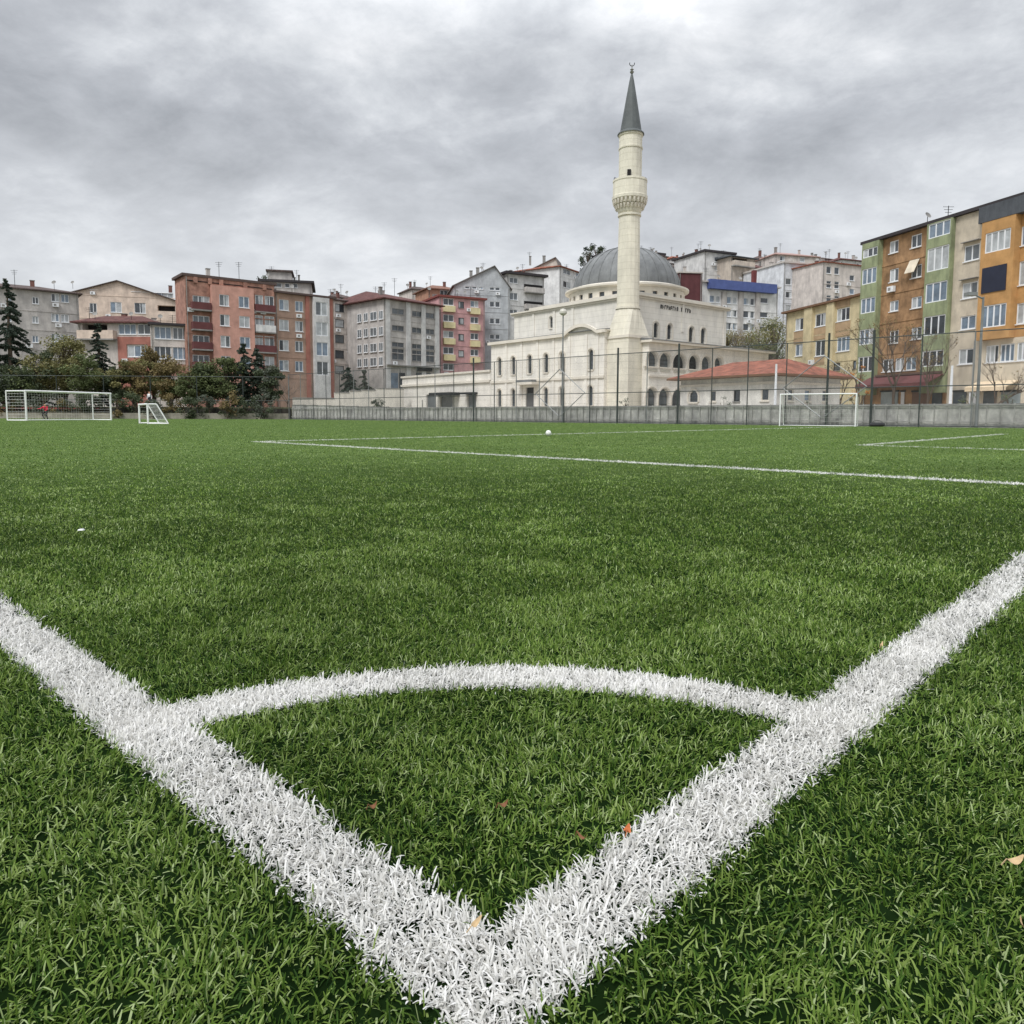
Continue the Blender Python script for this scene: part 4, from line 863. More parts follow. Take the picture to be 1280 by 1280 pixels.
# grey-blue tower with gable
B, F, z1 = building('grey blue tower block with a round topped gable beside the pink block', (568, 141), (637, 143), 357, 12, GBL, wins=[
    dict(cols=[(612, 618), (619, 625)], rows=[(357, 363), (377, 384), (398, 405), (418, 424)], n=1, ref=618, glass=GLASSES[0]), dict(cols=[(581, 587), (590, 596), (598, 604)], rows=[(353, 361)], n=1)], gable=(3.8, .4, mat('roof_grey', (120, 116, 112)), .72), rt=(2.6, 1, 2, 1))
B, F, z1 = building('grey block with deep dark balconies right of the grey blue tower', (633, 143), (679, 147), 342, 12, LGR, wins=[
    dict(cols=[(637, 647)], rows=[(347, 354), (366, 375), (387, 392)], n=2, glass=GLASSES[3])], roof=flat(.7, .45), rt=(.4, 1, 2, 1))
for y in (356, 377): 
    u0, u1 = F.u(655, y), F.u(678, y); mb = MB(); mb.fbox(F, u0, u1, .01, .06, F.z(666, y + 9), F.z(666, y), SHADOW); mb.build('recess_shade', B); balcony(B, F, u0, u1, F.z(666, y + 10), .9, GRY, .9)  # flat dark box painted in for the shaded depth behind each balcony
building('cream gabled block with chimneys left of the dome', (652, 166), (699, 164), 343, 6, wallm('cream_grey_render', (200, 192, 176)), wins=[dict(cols=[(684, 691)], rows=[(341, 349), (361, 369)], n=1)], gable=(3.2, .4, mat('roof_grey', (120, 116, 112)), .88), rt=(3.2, 1, 2, 0))
building('white house with a red roof just left of the dome', (698, 158), (738, 170), 333, 12, WHT_, name='house', wins=[dict(cols=[(704, 713)], rows=[(336, 343), (352, 360)], n=2), dict(cols=[(720, 726)], rows=[(338, 346)], n=1)], roof=hip(1.0, REDTILE, .5, .3), rt=(.7, 2, 2, 1))
# behind the dome, right side
building('dark roofed block peeking over the dome', (770, 205), (826, 212), 312, 12, wallm('mauve_grey_render', (160, 144, 142)), wins=[dict(cols=[(800, 806), (812, 818)], rows=[(314, 320)], n=1)], roof=flat(.5, .6), rt=(.6, 1, 2, 0))
building('pale house on the skyline right of the dome', (822, 195), (858, 200), 328, 10, WHT_, name='house', wins=[dict(cols=[(832, 837), (848, 853)], rows=[(330, 336)], n=1)], roof=hip(1.0, DKTILE), rt=(.6, 1, 2, 0))
building('house with a tan wall and grey roof above the maroon block', (843, 178), (878, 182), 333, 10, wallm('tan_render', (196, 168, 132)), name='house', wins=[dict(cols=[(852, 858)], rows=[(335, 340)], n=1)], roof=hip(1.3, DKTILE), rt=(.7, 0, 2, 1))
building('plain maroon side wall of a block behind the mosque', (845, 118), (874, 118.5), 341, 6, wallm('maroon_render', (104, 46, 50), .25), wins=[], roof=flat(.15, .2, mat('roof_pale', (190, 184, 178))), rt=(.2, 0, 1, 0))
# white block with the blue fascia
B, F, z1 = building('long white block with a bright blue fascia behind the mosque', (872, 122), (968, 128), 352, 14, WHT_, wins=[
    dict(cols=[(887, 893), (895, 900), (907, 914), (916, 921), (929, 936), (938, 943)], rows=row(369, 16.5, 4, 9), n=1), dict(cols=[(949, 960)], rows=row(372, 18, 3, 7), n=1, glass=GLASSES[0])], roof=flat(.4, .25, mat('roof_pale', (190, 184, 178))), rt=(.3, 1, 2, 2))
mb = MB(); mb.fbox(F, F.u(884, 357), F.u(967, 357), .02, .9, F.z(925, 364.5), F.z(925, 353), mat('blue_fascia', (82, 96, 148), .6, .15)); mb.build('fascia', B)
mb = MB()
for x in (904, 925, 946): mb.fbox(F, F.u(x, 390) - .45, F.u(x, 390) + .45, .003, .3, 2, F.z(x, 365), GRY)
mb.build('pilaster', B)
mb = MB(); mb.fbox(F, F.u(949, 347), F.u(953, 347), -2, -1.4, z1, z1 + 3, wallm('chimney_maroon', (128, 48, 48))); mb.build('chimney', B)
building('pale grey block with a square attic above the blue fascia', (876, 152), (912, 155), 314, 10, LGR, wins=[dict(cols=[(893, 899)], rows=[(321, 327), (332, 338)], n=1)], roof=flat(.5, .4), rt=(.5, 1, 2, 1))
B, F, z1 = building('beige house with a dark roofed terrace above the blue fascia', (909, 150), (938, 153), 320, 10, wallm('sand_render', (196, 178, 158)), name='house', wins=[dict(cols=[(913, 934)], rows=[(322.5, 327)], open=1, rev=1)], roof=hip(1.0, mat('roof_slate', (72, 76, 80), .7), .6), rt=(.6, 1, 1, 0))
balcony(B, F, F.u(911), F.u(936), F.z(924, 333), 1.0, wallm('sand_render', (196, 178, 158)), .9)
building('white house with a maroon roof between the terrace and the white blue block', (935, 158), (976, 165), 334, 10, WHT_, name='house', wins=[dict(cols=[(942, 948), (961, 967)], rows=[(339, 345)], n=1)], roof=hip(2.2, MAROON, .4, .3), rt=(1.5, 1, 2, 0))
building('bluish white block with three window columns right of the blue fascia', (974, 140), (1022, 143), 328, 12, wallm('bluish_white_render', (212, 216, 222), .25), wins=[
    dict(cols=[(982, 989), (995, 1001), (1008, 1014)], rows=row(348, 16.6, 5, 8), n=1)], roof=flat(.3, .3, mat('roof_pale', (190, 184, 178))), rt=(.3, 0, 2, 1))
building('pinkish roofed house on the skyline behind the bluish white block', (963, 175), (1016, 178), 318, 10, PAL, name='house', wins=[dict(cols=[(975, 981), (1000, 1006)], rows=[(320, 326)], n=1)], roof=hip(1.6, mat('roof_pinkish', (170, 140, 132), .8), .4), rt=(1.0, 1, 2, 0))
building('pale pink stained block just left of the striped block', (1022, 134), (1086, 139), 327, 12, PAL, wins=[
    dict(cols=[(1033, 1039), (1043, 1049)], rows=row(333, 18, 4, 9), n=1, glass=GLASSES[0]), dict(cols=[(1062, 1068)], rows=row(344, 17, 3, 7), n=1)], roof=hip(1.0, REDTILE, .3), rt=(.6, 1, 3, 1))
building('grey side wing filling the gap left of the maroon wall', (853, 150), (877, 152), 349, 10, LGR, wins=[], roof=flat(.2, .2), rt=(.1, 0, 0, 0))
# houses further up the slope that only show in the gaps
building('brown roofed house far behind between the corner block and the tower', (600, 190), (640, 195), 352, 10, PAL, name='house', roof=hip(1.6, DKTILE), rt=(1, 1, 1, 0))
building('pale house far behind the far left block', (-60, 170), (70, 178), 366, 12, PAL, name='house', roof=hip(1.8, DKTILE), rt=(1, 1, 1, 0))

for i, (a, b, y, Y, c, rf, lab) in enumerate(((806, 830, 318, 190, PAL, DKTILE, 'narrow pale house on the crest touching the dome on its right'), (812, 846, 332, 160, wallm('buff_render', (196, 182, 166)), DKTILE, 'buff house half hidden by the right side of the dome'),
    (690, 716, 338, 200, GRY, DKTILE, 'grey house far up the slope left of the dome'), (838, 862, 322, 215, LGR, REDTILE, 'small light grey house on the crest above the maroon wall'), (1010, 1040, 322, 190, PAL, DKTILE, 'pale house on the crest above the bluish white block'), (1044, 1078, 324, 185, LGR, MAROON, 'light grey house on the crest above the stained pink block'),
    (948, 972, 322, 188, wallm('buff_render', (196, 182, 166)), DKTILE, 'buff house on the crest above the maroon roofed house'), (868, 890, 318, 205, PAL, DKTILE, 'narrow pale house on the crest left of the square attic'), (418, 446, 372, 165, GRY, DKTILE, 'grey house far behind the bare trees beside the corner block'), (516, 545, 362, 175, PAL, DKTILE, 'pale house far behind the corner block roof'))):
    building(lab, (a, Y), (b, Y + 3), y, 8, c, name='house', wins=[dict(cols=[(a + 4, a + 9), (b - 9, b - 4)], rows=[(y + 3, y + 8), (y + 14, y + 19)], n=1, ref=a + 6)], roof=hip(1.3, rf, .4, .4), rt=(.8, 1, 2, 1))

# ================================================================== concrete wall and mesh fence along the far side of the pitch
FD = (FEN1 - FEN0).normalized(); FT0 = Vector((22.5, 37.3)); WALLM = mat('wall_concrete_stained', (194, 192, 186), .9, .3, 1.8, .3, streak=.5)
FW = Fac(FEN1, FEN0)                                                     # left to right as seen from the pitch
def fu(t): return (FT0 + FD * t - FW.P0).dot(FW.d)
mb = MB(); u = 0.0
while u < FW.L - .1:
    e_ = min(u + 2.35, FW.L); h = 1.12 + max(0, (18 - u)) * .02; mb.fbox(FW, u + .012, e_ - .012, -.62, -.42, -.05, h, WALLM); mb.fbox(FW, u, e_ - .004, -.66, -.38, h + .002, h + .08, CONC); u = e_
tag(mb.build('concrete_wall', origin=FW.w(FW.L / 2, -.5, 0)), 'long low stained grey concrete wall behind the mesh fence', 'wall')
PAL_ = empty('palisade', FW.w(FW.L / 2, -.35, 0), 'row of thin grey uprights standing against the concrete wall', 'fence'); mb = MB(); u = .3
while u < FW.L: mb.fbox(FW, u, u + .05, -.36, -.32, 0, 1.22, mat('upright_grey', (164, 163, 158), .7, .3)); u += .58
mb.build('slats', PAL_); mb = MB(); mb.fbox(FW, 0, FW.L, -.318, -.29, 1.1, 1.15, mat('upright_grey', (0, 0, 0))); mb.fbox(FW, 0, FW.L, -.318, -.29, .25, .3, mat('upright_grey', (0, 0, 0))); mb.build('rail', PAL_)
FEN = empty('mesh_fence', FW.w(FW.L / 2, 0, 0), 'tall wire mesh fence on dark posts along the far side of the pitch', 'fence')
POST = mat('post_dark_green', (66, 72, 70), .5, .2, metal=.3); POSTL = mat('post_grey', (138, 140, 140), .5, .2, metal=.3)
def netmat():
    m = bpy.data.materials.new('wire_mesh'); m.use_nodes = True; nt = m.node_tree; N = nt.nodes; L = nt.links; b = N['Principled BSDF']; out = N['Material Output']
    b.inputs['Base Color'].default_value = (.16, .17, .17, 1); b.inputs['Roughness'].default_value = .5; b.inputs['Metallic'].default_value = .3
    tc = N.new('ShaderNodeUVMap'); sp = N.new('ShaderNodeSeparateXYZ'); L.new(tc.outputs[0], sp.inputs[0])
    def mt(op, a, c=None):
        n = N.new('ShaderNodeMath'); n.operation = op
        for i, v in enumerate((a, c)):
            if v is None: continue
            if isinstance(v, float): n.inputs[i].default_value = v
            else: L.new(v, n.inputs[i])
        return n.outputs[0]
    fs = []
    for op in ('ADD', 'SUBTRACT'):                                          # two diagonal families of wires
        fr = mt('FRACT', mt('MULTIPLY', mt(op, sp.outputs[0], sp.outputs[1]), 1 / .085)); fs.append(mt('LESS_THAN', fr, .06))
    a = mt('MAXIMUM', fs[0], fs[1]); t = N.new('ShaderNodeBsdfTransparent'); mx = N.new('ShaderNodeMixShader'); L.new(a, mx.inputs[0]); L.new(t.outputs[0], mx.inputs[1]); L.new(b.outputs[0], mx.inputs[2]); L.new(mx.outputs[0], out.inputs[0]); return m
NET = netmat()
def net(name, parent, F, u0, u1, o, z0, z1):
    me = bpy.data.meshes.new(name); pts = [F.w(u0, o, z0), F.w(u1, o, z0), F.w(u1, o, z1), F.w(u0, o, z1)]; me.from_pydata([tuple(p) for p in pts], [], [(0, 1, 2, 3)]); uv = me.uv_layers.new(name='UVMap')
    for i, q in enumerate(((u0, z0), (u1, z0), (u1, z1), (u0, z1))): uv.data[i].uv = q
    me.materials.append(NET); ob = bpy.data.objects.new(name, me); col.objects.link(ob); ob.parent = parent; ob.location = -parent_world(parent); return ob
HF = 4.75; thick = [4.54, 6.84, 16.25, 20.9, 35.5, -14.0]; tmax = (FEN1 - FT0).dot(FD)
k = 0; tl = []
t = -0.4 - 2.35 * 5
while t < tmax + .2: tl.append(min(t, tmax)); t += 2.35
for t in tl:
    u = fu(t); tk = any(abs(t - q) < .9 for q in thick); mb = MB(); r_p = .065 if tk else .032; p = FW.w(max(u, .05), 0, 0)
    zt_ = HF + (.4 if tk else 0); mb.tube([p + Vector((0, 0, -.05)), p + Vector((0, 0, zt_))], r_p, POST if (tk or int(t) % 3) else POSTL, 8); mb.build('post', FEN)
mb = MB()
for z in (2.1, HF - .02): mb.tube([FW.w(.0, .0, z), FW.w(FW.L, .0, z)], .028, POST, 5)
mb.tube([FW.w(.0, .0, .06), FW.w(FW.L, .0, .06)], .03, POST, 5); mb.build('rail', FEN)
net('wire_mesh', FEN, FW, 0, FW.L, .05, .02, HF)
for tq in (6.84, 25.8):                                                     # crossed tie rods round two posts
    u = fu(tq); mb = MB()
    for s in (-1, 1):
        a, b, c = FW.w(u, .07, 3.9), FW.w(u + s * 2.3, .07, 2.15), FW.w(u + s * .1, .07, .5); mb.tube([a, b], .03, POSTL, 5); mb.tube([b, c], .03, POSTL, 5)
    mb.build('brace', FEN)
# floodlight and utility poles
def pole(name, px, t, ztop_py, label, cat, m, r=.09, off=-.2, lamp=True, Y=None):
    p = FW.w(fu(t), off, 0) if Y is None else at(px, Y); ztop = zat(px, ztop_py, p.y); E2 = empty(name, p, label, cat)
    mb = MB(); mb.tube([p + Vector((0, 0, -.05)), p + Vector((0, 0, ztop * .5)), p + Vector((0, 0, ztop))], [r, r * .8, r * .6], m, 10); mb.build('pole', E2)
    return E2, p, ztop
E2, p, zt_ = pole('street_lamp', 699, 25.75, 391, 'grey lamp post with a round pale lamp in front of the mosque wing', 'street lamp', POSTL, .075)
mb = MB(); c = p + Vector((0, -.1, zt_)); 
for k in range(18): pass
mb.lathe([(.02, zt_ + .3), (.2, zt_ + .25), (.28, zt_ + .08), (.27, zt_ - .06), (.15, zt_ - .16), (.06, zt_ - .2)], mat('lamp_globe', (200, 196, 186), .4), 16, (p.x, p.y)); mb.build('lamp_globe', E2)
E2, p, zt_ = pole('floodlight_pole', 1213, -.6, 371, 'slim grey floodlight pole in front of the beige strip of the striped block', 'street lamp', POSTL, .08)
mb = MB(); mb.tube([p + Vector((0, 0, zt_ - .1)), p + Vector((-.55, -.1, zt_ + .1))], .04, POSTL, 6); mb.box(p.x - .95, p.x - .5, p.y - .35, p.y + .05, zt_ + .02, zt_ + .18, POSTL); mb.build('floodlight', E2)
pole('utility_pole', 969, 0, 455, 'short white pole before the corner of the red roofed building', 'pole', WHITE, .1, Y=47)
pole('utility_pole', 1188, 0, 457, 'short white pole in front of the maroon awning', 'pole', WHITE, .1, Y=42)
pole('utility_pole', 528, 0, 500, 'stubby white pole standing at the concrete wall left of the mosque', 'pole', CONC, .07, Y=64.2)

# low kerb wall and dark railing on the left far side, with the terrace behind
FLF = Fac(FENL, FEN1); mb = MB(); stone = mat('stone_kerb', (150, 144, 132), .9, .3, 1.5, .5)
mb.fbox(FLF, 0, FLF.L - .1, -.5, -.1, -.05, .62, stone); tag(mb.build('stone_wall', origin=FLF.w(FLF.L / 2, -.3, 0)), 'low rough stone wall at the left far edge of the pitch', 'wall')
RF = empty('railing', FLF.w(FLF.L / 2, -1.2, 0), 'dark railing with a red rail in front of the trees at left', 'fence')
mb = MB(); redm = mat('red_rail', (150, 60, 62), .6, .2); mb.fbox(FLF, 2, FLF.u(118, 510), -1.22, -1.16, 1.0, 1.16, redm); mb.build('red_rail', RF)
mb = MB(); mb.fbox(FLF, 0, FLF.L, -1.26, -1.23, .0, 1.15, mat('dark_hedge_panel', (58, 56, 50), .95, .4, 2)); mb.build('screen', RF)
for k in range(0, 56): 
    u = .2 + k * (FLF.L - .4) / 55; mb = MB(); p = FLF.w(u, -1.1, 0); mb.tube([p, p + Vector((0, 0, 4.6 if k % 5 == 0 else 2.0))], .05 if k % 5 == 0 else .03, POST, 6); mb.build('post', RF)
mb = MB(); mb.tube([FLF.w(0, -1.1, 4.55), FLF.w(FLF.L, -1.1, 4.55)], .03, POST, 5); mb.tube([FLF.w(0, -1.1, 2.0), FLF.w(FLF.L, -1.1, 2.0)], .03, POST, 5); mb.build('top_rail', RF)
mb = MB(); mb.prism([tuple(FLF.w(0, -1.4)[:2]), tuple(FLF.w(FLF.L, -1.4)[:2]), tuple(FLF.w(FLF.L + 2, -26)[:2]), tuple(FLF.w(0, -26)[:2])], -.1, 1.3, gm); tag(mb.build('terrace'), 'raised earth terrace behind the left fence', None, None, 'structure')

# ================================================================== goals
GP = mat('goal_white', (238, 238, 236), .4, .04); NETW = mat('net_cord', (216, 216, 212), .8, .05)
def goal(label, A, Bp, H, depth, r=.06, group='football goals', rear_full=False, name='football_goal', bars=7):
    A, Bp = Vector((A[0], A[1])), Vector((Bp[0], Bp[1])); d = (Bp - A).normalized(); n = Vector((-d.y, d.x))    # n points away from the camera
    if n.y < 0: n = -n
    if isinstance(depth, tuple): n = Vector(depth[1]).normalized(); depth = depth[0]
    c = (A + Bp) / 2; G = empty(name, (c.x, c.y, 0), label, 'football goal', group)
    P = lambda p, o, z: Vector((p.x + n.x * o, p.y + n.y * o, z))
    for q in (A, Bp): mb = MB(); mb.tube([P(q, 0, 0), P(q, 0, H)], r, GP, 10); mb.build('post', G)
    mb = MB(); mb.tube([P(A, 0, H) - Vector((d.x, d.y, 0)) * r, P(Bp, 0, H) + Vector((d.x, d.y, 0)) * r], r, GP, 10); mb.build('crossbar', G)
    top = depth if rear_full else depth * .45
    for q in (A, Bp):
        mb = MB(); rr = r * .7; mb.tube([P(q, 0, H), P(q, top, H)], rr, GP, 8); mb.tube([P(q, top, H), P(q, depth, .02)], rr, GP, 8); mb.tube([P(q, 0, .03), P(q, depth, .03)], rr, GP, 8); mb.build('side_frame', G)
    mb = MB(); mb.tube([P(A, depth, .03), P(Bp, depth, .03)], r * .6, GP, 8)
    if rear_full: mb.tube([P(A, top, H), P(Bp, top, H)], r * .6, GP, 8)
    mb.build('back_bar', G)
    mb = MB(); Ln = (Bp - A).length; s = .22; nn = int(Ln / s)             # real net cords
    for i in range(nn + 1):
        q = A + d * (Ln * i / nn); mb.tube([P(q, 0, H), P(q, top, H), P(q, depth, .03)], .006, NETW, 3, False)
    for k in range(int(H / s) + 1):
        z = .03 + k * s; o = top + (depth - top) * (1 - z / H); mb.tube([P(A, o, z), P(Bp, o, z)], .006, NETW, 3, False)
        for q in (A, Bp): mb.tube([P(q, 0, z), P(q, o, z)], .006, NETW, 3, False)
    mb.build('net', G); return G
goal('white football goal with a rear frame at the far left', at(32, 55), at(138, 62), 2.2, (2.0, (-.94, .34)), .07, rear_full=True)
goal('white football goal in front of the concrete wall at right', at(974.5, 40.8, 530), at(1069, 38.9, 530), zat(1020, 492.5, 39.8), 1.2, .035)
goal('small white training goal standing alone near the left goal', at(173.5, 42.0), at(184, 39.8), zat(178, 505.5, 41) , (1.0, (1, .25)), .05, name='training_goal', rear_full=False)

# ball and litter
def ball(px, py, r):
    p = gnd(px, py, .0); mb = MB(); n = 16; prof = [(max(.0005, r * math.sin(math.pi * k / 12)), -r * math.cos(math.pi * k / 12)) for k in range(13)]
    mb.lathe(prof, mat('ball_white', (240, 240, 236), .4, .03), n); 
    o = mb.build('football', smooth=True); o.location = (p.x, p.y, r + .012); mb = MB()
    for ax in [Vector(v).normalized() for v in ((0, 0, 1), (0, -1, .45), (.9, -.3, .45), (-.9, -.3, .45), (.6, .7, .4), (-.6, .7, .4), (.55, -.75, -.5), (-.55, -.75, -.5))]:
        a = ax.orthogonal().normalized(); b = ax.cross(a); mb.face([ax * r * 1.004 * .96 + (a * math.cos(t) + b * math.sin(t)) * r * .3 for t in [k * 2 * math.pi / 5 for k in range(5)]], mat('ball_patch', (150, 152, 150), .5))
    f = mb.build('panel_mark'); f.parent = o
    return tag(o, 'white football lying far out on the grass before the mosque', 'ball')
ball(685.5, 545.5, .075)
LEAFM = [mat('leaf_' + n, c, .7, .25, 60) for n, c in (('orange', (190, 112, 66)), ('tan', (196, 170, 130)), ('brown', (124, 84, 56)))]
def leaf(px, py, L_, wv, m, label, rot, name='fallen_leaf', tilt=.2, z=.024):
    p = gnd(px, py, z); mb = MB(); n = 7; top = []
    for i in range(n):
        t = i / (n - 1); w = wv * math.sin(math.pi * min(1, t * .92 + .04)) ** .8; zz = .004 * math.sin(3 * t) + .006 * (t - .5) ** 2 * 8
        top.append(((t - .5) * L_, w, zz + .25 * w)); 
    spine = [((i / (n - 1) - .5) * L_, 0, .004 * math.sin(3 * i / (n - 1)) + .048 * (i / (n - 1) - .5) ** 2) for i in range(n)]
    for s in (1, -1):
        for i in range(n - 1):
            q = [spine[i], spine[i + 1], (top[i + 1][0], s * top[i + 1][1], top[i + 1][2]), (top[i][0], s * top[i][1], top[i][2])]; mb.face(q if s > 0 else q[::-1], m)
    mb.tube([(-L_ / 2 - L_ * .3, 0, .004), spine[0]], .0007, m, 4)
    o = mb.build(name); o.location = p; o.rotation_euler = (tilt, -.15, rot); return tag(o, label, 'leaf', 'dry leaves and scraps on the grass')
leaf(783, 1043, .012, .005, LEAFM[0], 'small orange leaf on the inner edge of the right white line', 1.2)
leaf(630, 1010, .014, .004, LEAFM[2], 'reddish brown leaf in the green inside the corner arc', .3)
leaf(592, 1158, .016, .003, LEAFM[1], 'curled tan leaf on the white corner', .9, tilt=.5)
leaf(1268, 1081, .022, .005, LEAFM[1], 'long pale tan leaf in the grass near the right edge', .1)
leaf(1276, 1163, .018, .005, LEAFM[1], 'short bent tan leaf at the right edge below the longer one', 1.9, tilt=.8)
leaf(730, 1052, .018, .0025, LEAFM[2], 'thin brown scrap between the orange leaf and the corner', -.9)
leaf(467, 1012, .012, .004, LEAFM[2], 'tiny brown leaf near the left white line inside the arc', .4)
leaf(1101, 809, .018, .003, LEAFM[1], 'pale straw leaf beside the inner edge of the right line', .9)
mb = MB(); mb.hexa([(-.02, -.015, 0), (.03, -.02, .002), (.025, .02, 0), (-.018, .014, .003), (-.016, -.01, .008), (.02, -.012, .014), (.018, .01, .012), (-.012, .01, .009)], WHITE); o = mb.build('paper_scrap'); o.scale = (.55, .55, .7); o.location = gnd(101, 663, .033); tag(o, 'crumpled white paper scrap on the grass at left', 'litter', 'dry leaves and scraps on the grass')

# ================================================================== people (far away, a few pixels tall): one skinned body each
def person(p, H, label, pose, top, trous, hairc=(50, 40, 36), face=0):
    me = bpy.data.meshes.new('person'); s = H / 1.75
    J = pose; names = list(J); idx_ = {n: i for i, n in enumerate(names)}
    E3 = [('hip', 'chest'), ('chest', 'neck'), ('neck', 'head'), ('head', 'crown'), ('chest', 'shl'), ('shl', 'ell'), ('ell', 'wrl'), ('wrl', 'hal'), ('chest', 'shr'), ('shr', 'elr'), ('elr', 'wrr'), ('wrr', 'har'),
          ('hip', 'thl'), ('thl', 'knl'), ('knl', 'anl'), ('anl', 'tol'), ('hip', 'thr'), ('thr', 'knr'), ('knr', 'anr'), ('anr', 'tor')]
    rad = dict(hip=.15, chest=.17, neck=.06, head=.1, crown=.085, sh=.075, el=.05, wr=.035, ha=.04, th=.1, kn=.065, an=.045, to=.045)
    me.from_pydata([tuple(Vector(J[n]) * s) for n in names], [(idx_[a], idx_[b]) for a, b in E3], []); o = bpy.data.objects.new('person', me); col.objects.link(o)
    md = o.modifiers.new('skin', 'SKIN'); 
    for i, n in enumerate(names):
        r = rad.get(n, rad.get(n[:2], .05)) * s; me.skin_vertices[0].data[i].radius = (r, r); me.skin_vertices[0].data[i].use_root = (n == 'hip')
    md.use_smooth_shade = True; sb = o.modifiers.new('sub', 'SUBSURF'); sb.levels = 1; sb.render_levels = 2
    dg = bpy.context.evaluated_depsgraph_get(); ev = o.evaluated_get(dg); m2 = bpy.data.meshes.new_from_object(ev); bpy.data.objects.remove(o)
    o = bpy.data.objects.new('person', m2); col.objects.link(o); m2.materials.clear()
    ms = [mat('cloth_%d_%d' % (top[0], top[2]), top, .9), mat('cloth_%d_%d' % (trous[0], trous[2]), trous, .9), mat('skin_tone', (206, 160, 134), .6), mat('hair_dark', hairc, .8), mat('shoe_dark', (44, 42, 44), .6)]
    for m in ms: m2.materials.append(m)
    def near(c): 
        best = min(names, key=lambda n: (Vector(J[n]) * s - c).length - rad.get(n, rad.get(n[:2], .05)) * s * .8); return best
    for f in m2.polygons:
        n = near(f.center); k = n[:2]
        f.material_index = 2 if n in ('head', 'neck') or k in ('ha',) else 3 if n == 'crown' else 4 if k == 'to' else 1 if (k in ('th', 'kn', 'an') or n == 'hip') else 0
    o.location = p; o.rotation_euler.z = face; tag(o, label, 'person')
    mb = MB(); hc = Vector(J['head']) * s; f_ = Vector(J['nose']).normalized() if 'nose' in J else Vector((0, -1, 0))
    return o
stand = dict(hip=(0, 0, .95), chest=(0, 0, 1.3), neck=(0, 0, 1.48), head=(0, -.01, 1.6), crown=(0, .01, 1.69), shl=(-.17, 0, 1.4), ell=(-.24, .02, 1.14), wrl=(-.24, -.08, .92), hal=(-.23, -.12, .84), shr=(.17, 0, 1.4), elr=(.24, .02, 1.14), wrr=(.25, -.06, .92), har=(.25, -.1, .84),
             thl=(-.09, 0, .86), knl=(-.11, -.04, .48), anl=(-.11, .03, .08), tol=(-.12, -.12, .03), thr=(.09, 0, .86), knr=(.11, .02, .48), anr=(.12, .1, .08), tor=(.13, -.04, .03))
bend = dict(stand); bend.update(hip=(0, .05, .78), chest=(.1, -.14, 1.08), neck=(.14, -.24, 1.2), head=(.17, -.3, 1.3), crown=(.18, -.3, 1.39), shl=(-.06, -.16, 1.14), ell=(-.26, -.28, .98), wrl=(-.42, -.36, .96), hal=(-.5, -.38, .96), shr=(.26, -.16, 1.14), elr=(.34, -.26, .9), wrr=(.26, -.42, .8), har=(.22, -.48, .76),
            thl=(-.1, .04, .7), knl=(-.16, -.2, .44), anl=(-.14, .02, .08), tol=(-.16, -.14, .03), thr=(.1, .04, .7), knr=(.16, -.18, .44), anr=(.15, .06, .08), tor=(.17, -.1, .03))
pp = at(56, 66); person((pp.x, pp.y, .0), 1.72, 'crouching player in a red top and dark shorts inside the left goal', bend, (214, 52, 78), (40, 40, 46))
pp = at(187, 82); person((pp.x, pp.y, 1.3), 1.7, 'standing figure in a white top behind the railing at left', stand, (232, 232, 232), (52, 52, 58))

# ================================================================== trees
def leafmat(name, c, var=.35):
    m = mat('foliage_' + name, c, .7, var, .9, k=.9); nt = m.node_tree; b = nt.nodes['Principled BSDF']; out = nt.nodes['Material Output']
    src = b.inputs['Base Color'].links[0].from_socket; tr = nt.nodes.new('ShaderNodeBsdfTranslucent'); nt.links.new(src, tr.inputs[0]); mx = nt.nodes.new('ShaderNodeMixShader'); mx.inputs[0].default_value = .25
    nt.links.new(b.outputs[0], mx.inputs[1]); nt.links.new(tr.outputs[0], mx.inputs[2]); nt.links.new(mx.outputs[0], out.inputs[0]); return m
OLIVE = leafmat('olive', (126, 122, 78)); DGREEN = leafmat('dark_green', (76, 86, 60)); CONIF = leafmat('conifer', (62, 74, 62)); AUT = leafmat('autumn', (122, 108, 70)); MGREEN = leafmat('mid_green', (98, 108, 68)); GREYG = leafmat('grey_green', (96, 102, 88))
BARK = mat('bark', (92, 80, 70), .95, .3, 3, .5); BARKG = mat('bark_grey', (120, 112, 102), .95, .3, 3, .5)
def leaves(mb, c, r, n, size, m, rs, flat=1.0, fill=.55):
    for _ in range(n):
        v = Vector((rs.gauss(0, 1), rs.gauss(0, 1), rs.gauss(0, 1))).normalized() * (rs.random() ** fill); p = c + Vector((v.x * r, v.y * r, v.z * r * flat)); a = Vector((rs.gauss(0, 1), rs.gauss(0, 1), rs.gauss(0, .8))).normalized(); b = a.orthogonal().normalized() * size * rs.uniform(.5, 1.1); d = a * size * rs.uniform(.6, 1.3)
        mb.face([p - d * .5, p - b * .4, p + d * .5, p + b * .4], m)
